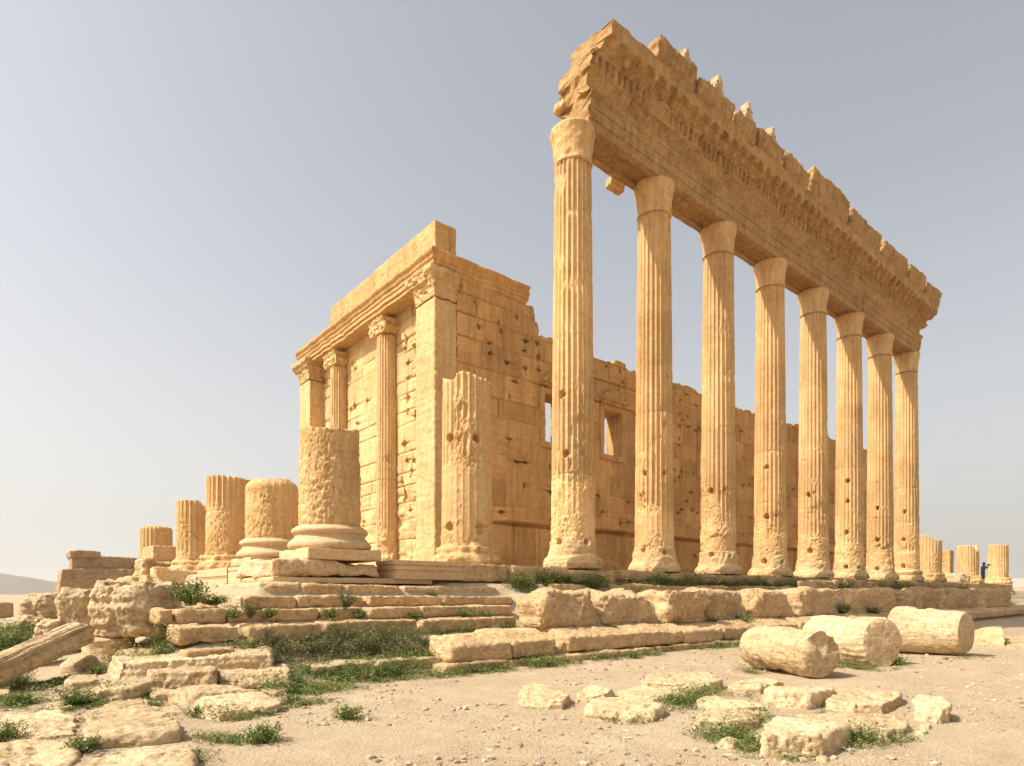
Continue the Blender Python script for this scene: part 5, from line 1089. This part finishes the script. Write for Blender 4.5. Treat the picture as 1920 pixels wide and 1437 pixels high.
def weed(lab, px, py, kind, sc=1., Y=None, z=None, flowers=0, group=None):
    p = on_ground(px, py) if Y is None else on_Y(px, py, Y)
    o = bpy.data.objects.new('weed_clump', CL[kind]); scn.collection.objects.link(o); o.location = (p[0], p[1], p[2]-.03); o.scale = (sc, sc, sc*random.uniform(.85, 1.1)); o.rotation_euler = (0, 0, random.random()*6.28)
    tag(o, lab, 'weed', group)
    for k in range(flowers):
        g = np.random.default_rng(k+int(px)); n = 9; a = np.linspace(0, 6.283, n, endpoint=False)
        D = np.stack([np.cos(a), np.sin(a), .4+0*a], -1); V, q = leaf_quads(np.zeros((n, 3)), D, np.full(n, .03), np.full(n, .011), g)
        f = link('flower', mk_mesh('flower', V, q, smooth=False), M['flower'], o); t = g.random()*6.28; rr = .30*g.random()**.5
        f.location = (rr*math.cos(t), rr*math.sin(t), .34+.26*g.random())
weed('dark leafy weed growing between the first and second large blocks', 1146, 1180, 'bushy', .55, Y=11.15)
weed('bushy green weed in front of the fifth large block', 1398, 1172, 'bushy', 1.05, Y=11.1)
weed('small weed below the joint of the second and third large blocks', 1264, 1174, 'small', 1.2, Y=11.15)
weed('small weed below the joint of the third and fourth large blocks', 1335, 1167, 'small', 1.2, Y=11.15)
weed('tall bushy weed in the gap of the second step', 648, 1140, 'tall', .9, Y=13.3)
weed('spreading weed on the bottom slab, beside the tall bushy weed', 622, 1158, 'bushy', .75, Y=13.1)
weed('weed at the foot of the stairs by the long third step block', 672, 1158, 'bushy', .6, Y=13.1)
weed('thin stemmed weed with yellow flowers at the left of the stairs', 470, 1157, 'tall', .8, Y=13.0, flowers=6)
weed('green weed left of the thin stemmed yellow flowering weed', 438, 1158, 'bushy', .6, Y=13.0)
weed('weed right of the thin stemmed yellow flowering weed', 503, 1157, 'bushy', .6, Y=13.0)
weed('leafy green mound growing on the left step', 360, 1133, 'bushy', 1.25, Y=14.0)
weed('leafy weed trailing beside the leafy mound on the left step', 398, 1133, 'low', 1.1, Y=13.9)
weed('round bushy weed below the nearest standing column', 1118, 1103, 'bushy', 1.15, Y=14.2)
weed('weed growing below the right drum end in shade', 1684, 1247, 'bushy', .62)
weed('weed between the reddish rocks and the farther front row', 1582, 1108, 'bushy', 1.3, Y=13.0)
weed('dark weed in the gap between the two front rows', 1580, 1150, 'bushy', 1.2, Y=11.4)
weed('dark weed at the foot of the darker rounded block', 1640, 1152, 'bushy', 1.0, Y=11.2)
weed('small weed on the third step right of its middle', 779, 1157, 'small', 1.1, Y=13.2)
weed('weed on the bottom slab near the right end of the stairs', 872, 1158, 'small', 1.5, Y=13.1)
weed('weed at the right end of the stairs beside the dented block', 912, 1158, 'small', 1.3, Y=13.1)
weed('small weed on the top step near its right end', 812, 1117, 'small', .9, Y=14.1)
weed('isolated bushy weed on the gravel at lower left', 494, 1392, 'bushy', 0.58)
weed('weed spreading onto the gravel in the lower middle', 650, 1350, 'bushy', 0.58)
weed('dark weed at the left edge above the broad flat slab', 36, 1322, 'bushy', .55)
weed('leafy weed above the corner of two foreground slabs', 140, 1322, 'bushy', .60)
weed('weed beside the nearest squared stone at lower right', 1612, 1390, 'bushy', 0.48)
weed('weed at the left end of the nearest squared stone', 1412, 1402, 'bushy', 0.43)
weed('weed in the gap behind the rounded pale stone', 1372, 1388, 'bushy', 0.46)
weed('weed filling the gap between the pale flat stones', 1262, 1322, 'bushy', 0.61)
weed('weed with upright leaves on the long pale slab', 1545, 1343, 'small', 0.58)
weed('weed at the left edge of the broad flat slab, lowest', 12, 1392, 'bushy', 0.61)
weed('weed between the broad rounded slab and the nearest slab', 152, 1412, 'bushy', 0.52)
weed('yellow flowering bush behind the right squared block', 505, 1215, 'tall', .72, flowers=12)
weed('yellow flowering bush in front of the bottom step', 690, 1228, 'tall', .80, flowers=9)
# ground cover: nobody could count its leaves
weed('leafy weed between the layered slabs and the flat foreground slabs', 235, 1312, 'bushy', .6)
weed('weed at the left foot of the long low slab', 285, 1330, 'bushy', .45)
weed('dark weed below the upper end of the leaning bar', 185, 1265, 'bushy', .55)
weed('weed in front of the lower end of the leaning bar', 25, 1285, 'bushy', .75)
weed('weed at the front corner of the tilted flat stone', 372, 1345, 'bushy', .5)
weed('weed by the right tip of the tilted flat stone', 545, 1322, 'bushy', .55)
weed('bushy weed at the left end of the moulded kerb', 800, 1240, 'bushy', .8)
weed('weed at the foot of the kerb in the middle of the green strip', 905, 1255, 'bushy', .65)
weed('weed at the right end of the green strip along the kerb', 1030, 1250, 'bushy', .6)
weed('weed along the footing below the longest kerb block', 1190, 1235, 'bushy', .6)
weed('weed by the footing left of the nearest fallen drum', 1345, 1214, 'bushy', .6)
g_ = np.random.default_rng(5); CV = [[], []]
def cover(pts, rad, hgt, dens, ls=.05, k=0, thr=-.15):
    """patches of low plants along a line of points (photograph positions on the ground)"""
    W_ = [on_ground(*p)[:2] if len(p) == 2 else np.array(p[:2]) for p in pts]
    for a, b in zip(W_[:-1], W_[1:]) if len(W_) > 1 else [(W_[0], W_[0]+1e-3)]:
        L_ = np.hypot(*(b-a)); n = int(dens*(2*rad*L_+3.14*rad*rad)); t = g_.random(n)
        Q = a+(b-a)*t[:, None]+g_.normal(size=(n, 2))*rad*.55
        m = fbm(np.stack([Q[:, 0]*1.6, Q[:, 1]*1.6, Q[:, 0]*0], -1), 3, 12) > thr; Q = Q[m]; CV[k].append((Q, hgt, ls))
cover([(560, 1262), (700, 1270), (860, 1262), (1040, 1247)], .42, .24, 230, thr=-.6)
cover([(500, 1285), (600, 1280), (740, 1272)], .40, .24, 200, .05, thr=-.5)
cover([(700, 1250), (800, 1250), (900, 1256)], .25, .26, 200, thr=-.6)
cover([(1040, 1247), (1130, 1236), (1230, 1228), (1330, 1216), (1420, 1208)], .30, .18, 150, thr=-.2)
cover([(500, 1300), (560, 1300), (640, 1290)], .45, .24, 220, .045, thr=-.5)
cover([(545, 1325), (600, 1320)], .3, .16, 180, .045, thr=-.3)
cover([(370, 1352), (420, 1350), (520, 1345), (600, 1345), (660, 1352)], .28, .15, 240, .04, thr=-.35)
cover([(380, 1385), (440, 1392), (510, 1390)], .22, .13, 260, .036, thr=-.35)
cover([(370, 1410), (380, 1435)], .13, .10, 170, .034)
cover([(510, 1235), (600, 1232), (700, 1232), (790, 1228)], .5, .36, 230, .05, 1, thr=-.8)
cover([(530, 1205), (620, 1205), (720, 1200), (800, 1198)], .40, .32, 220, .05, 0, thr=-.8)
cover([(600, 1250), (780, 1245)], .35, .3, 220, .05, thr=-.7)
cover([(790, 1215), (820, 1200), (870, 1190), (960, 1180)], .3, .3, 200, .05, thr=-.6)
cover([(-40, 1225), (25, 1220), (62, 1205)], 1.0, .34, 200, .06, thr=-.7)
cover([(-30, 1200), (40, 1192)], 1.1, .34, 150, .07, thr=-.7)
cover([(-10, 1280), (40, 1290), (80, 1290), (110, 1275)], .40, .22, 220, .045, thr=-.5)
cover([(0, 1318), (60, 1325), (120, 1330), (190, 1318), (240, 1300)], .30, .17, 230, .042, thr=-.4)
cover([(100, 1300), (180, 1290)], .3, .12, 80, .042, 1)
cover([(60, 1392), (110, 1388), (150, 1372), (160, 1350)], .14, .10, 160, .034)
cover([(140, 1405), (200, 1400), (290, 1378), (345, 1372)], .12, .09, 160, .034)
cover([(270, 1310), (310, 1330)], .15, .10, 130, .038)
cover([(3.0, 13.0, 0), (2.2, 13.1, 0), (1.7, 13.6, 0)], .35, .5, 260, .055, thr=-.8)
cover([(3.1, 12.3, 0), (4.4, 12.25, 0)], .22, .26, 240, .05, thr=-.7)
cover([(300, 1150), (330, 1165)], .4, .3, 100, .05)
cover([(1240, 1335), (1290, 1318), (1345, 1296)], .32, .22, 260, .036, thr=-.6)
cover([(1110, 1345), (1180, 1356), (1230, 1350)], .13, .12, 260, .034)
cover([(1000, 1330), (1050, 1328)], .08, .06, 150, .034)
cover([(1310, 1378), (1370, 1395), (1420, 1410), (1480, 1418), (1540, 1418)], .22, .18, 300, .032, thr=-.5)
cover([(1360, 1385), (1380, 1370), (1425, 1345)], .22, .20, 300, .034, thr=-.6)
cover([(1590, 1405), (1640, 1390), (1690, 1385)], .20, .18, 260, .032, thr=-.6)
cover([(1500, 1318), (1440, 1320), (1410, 1305)], .18, .12, 200, .036)
cover([(1560, 1250), (1640, 1258), (1700, 1252)], .24, .18, 200, .04)
cover([(1390, 1258), (1430, 1268)], .2, .16, 200, .04)
cover([(1760, 1238), (1840, 1236)], .12, .07, 60, .04)
cover([(1770, 1352), (1800, 1356)], .06, .06, 120, .034)
for a, b, y0, dn, hh in ((13.6, 31., 14.62, 240, .55), (31., 47., 14.62, 150, .55), (33., 70., 14.3, 90, .5), (12., 14.5, 14.45, 160, .45), (48, 62, 12.6, 60, .4), (26, 60, 13.2, 45, .4)):
    xs_ = np.linspace(a, b, 12); cover([(x, y0+.15*math.sin(x), 0) for x in xs_], .26, hh, dn, .08, thr=-.35)
for (x, y, r_, hh) in ((7.6, 13.15, .2, .12), (9.5, 13.15, .2, .10), (3.5, 14.4, .5, .3), (3.6, 17.5, .5, .25), (4.4, 13.2, .3, .18), (2.5, 13.0, .4, .2)): cover([(x, y, 0)], r_, hh, 150, .05, thr=-.5)
for k, nm in ((0, 'ground_cover'), (1, 'dry_undergrowth')):
    Vs = []; Qs = []; n0 = 0
    for Q, hgt, ls in CV[k]:
        if not len(Q): continue
        nl = 9; N_ = len(Q); P0 = np.repeat(np.stack([Q[:, 0], Q[:, 1], gh(Q[:, 0], Q[:, 1])], -1), nl, 0)
        th = g_.random(N_*nl)*6.283; cl_ = np.clip(.75+.9*fbm(np.stack([Q[:, 0]*3.1, Q[:, 1]*3.1, Q[:, 0]*0], -1), 2, 44), .12, 1.6); hh = g_.random(N_*nl)**1.2*np.repeat((.3+.7*g_.random(N_))*cl_, nl)*hgt; bl = g_.random(N_*nl) < .25
        P = P0+np.stack([np.cos(th)*hh*.45, np.sin(th)*hh*.45, hh], -1); P[:, :2] += g_.normal(size=(N_*nl, 2))*.025
        D = np.stack([np.cos(th), np.sin(th), .1+.8*g_.random(N_*nl)], -1)
        V, q = leaf_quads(P, D, ls*(.6+.9*g_.random(N_*nl))*np.where(bl, 1.9, 1), ls*.23*(.6+.8*g_.random(N_*nl))*np.where(bl, .4, 1), g_); Vs.append(V); Qs.append(q+n0); n0 += len(V)
    tag(link(nm, mk_mesh(nm, np.vstack(Vs), np.vstack(Qs), smooth=False), M['leaf'] if k == 0 else M['leaf2']), kind='stuff')
# gravel: small stones strewn over the dry soil
ico = bmesh.new(); bmesh.ops.create_icosphere(ico, subdivisions=1, radius=1); ico.verts.ensure_lookup_table()
IV = np.array([v.co[:] for v in ico.verts]); IF = np.array([[v.index for v in f.verts] for f in ico.faces]); ico.free()
NG = 60000; dd = 5.+26*g_.random(NG)**1.5; uu = -.9+1.8*g_.random(NG)
GXp = dd*(dv[0]+uu*rv[0]); GYp = dd*(dv[1]+uu*rv[1]); zz_ = gh(GXp, GYp)
ok = (GYp < 10.3) | (GXp < .8); ok &= zz_ < .35; ok &= (fbm(np.stack([GXp*.5, GYp*.5, GXp*0], -1), 2, 8) > -.35)
GXp, GYp, zz_ = GXp[ok], GYp[ok], zz_[ok]; n = len(GXp); sz = .0045+.008*g_.random(n)**2+.040*g_.random(n)**24
sc3 = sz[:, None]*(np.array([1., 1., .6])*(.7+.6*g_.random((n, 3))))
GV = IV[None]*(1+.22*g_.normal(size=(n, len(IV), 1)))*sc3[:, None]; a = g_.random(n)*6.28
GV = np.stack([GV[..., 0]*np.cos(a)[:, None]-GV[..., 1]*np.sin(a)[:, None]+GXp[:, None], GV[..., 0]*np.sin(a)[:, None]+GV[..., 1]*np.cos(a)[:, None]+GYp[:, None], GV[..., 2]+(zz_+sz*.25)[:, None]], -1)
GF = (IF[None]+np.arange(n)[:, None, None]*len(IV)).reshape(-1, 3)
M['gravel'] = leaf_mat('gravel_stone', [(.34, .245, .15), (.45, .34, .22), (.52, .41, .28), (.62, .51, .36)])
tag(link('gravel', mk_mesh('gravel', GV, tris=GF, smooth=False), M['gravel']), kind='stuff')

# ------------------------------------------------------------------ dusty air over the plain
hb = bmesh.new(); hx0, hx1, hy0, hy1, hz0, hz1 = -2600, 3150, -2600, 3150, -8, 75
add_prism(hb, [(hx0, hy0, hz1), (hx1, hy0, hz1), (hx1, hy1, hz1), (hx0, hy1, hz1)], [(hx0, hy0, hz0), (hx1, hy0, hz0), (hx1, hy1, hz0), (hx0, hy1, hz0)])
hm = bpy.data.materials.new('dusty_air'); hm.use_nodes = True; hn = hm.node_tree.nodes; hn.clear()
ho = hn.new('ShaderNodeOutputMaterial'); pv = hn.new('ShaderNodeVolumePrincipled'); pv.inputs['Color'].default_value = (.93, .88, .80, 1); pv.inputs['Density'].default_value = .00025; pv.inputs['Anisotropy'].default_value = .2
hm.node_tree.links.new(pv.outputs[0], ho.inputs['Volume'])
tag(bm_obj('haze', hb, hm, (0, 0, 0)), kind='stuff')
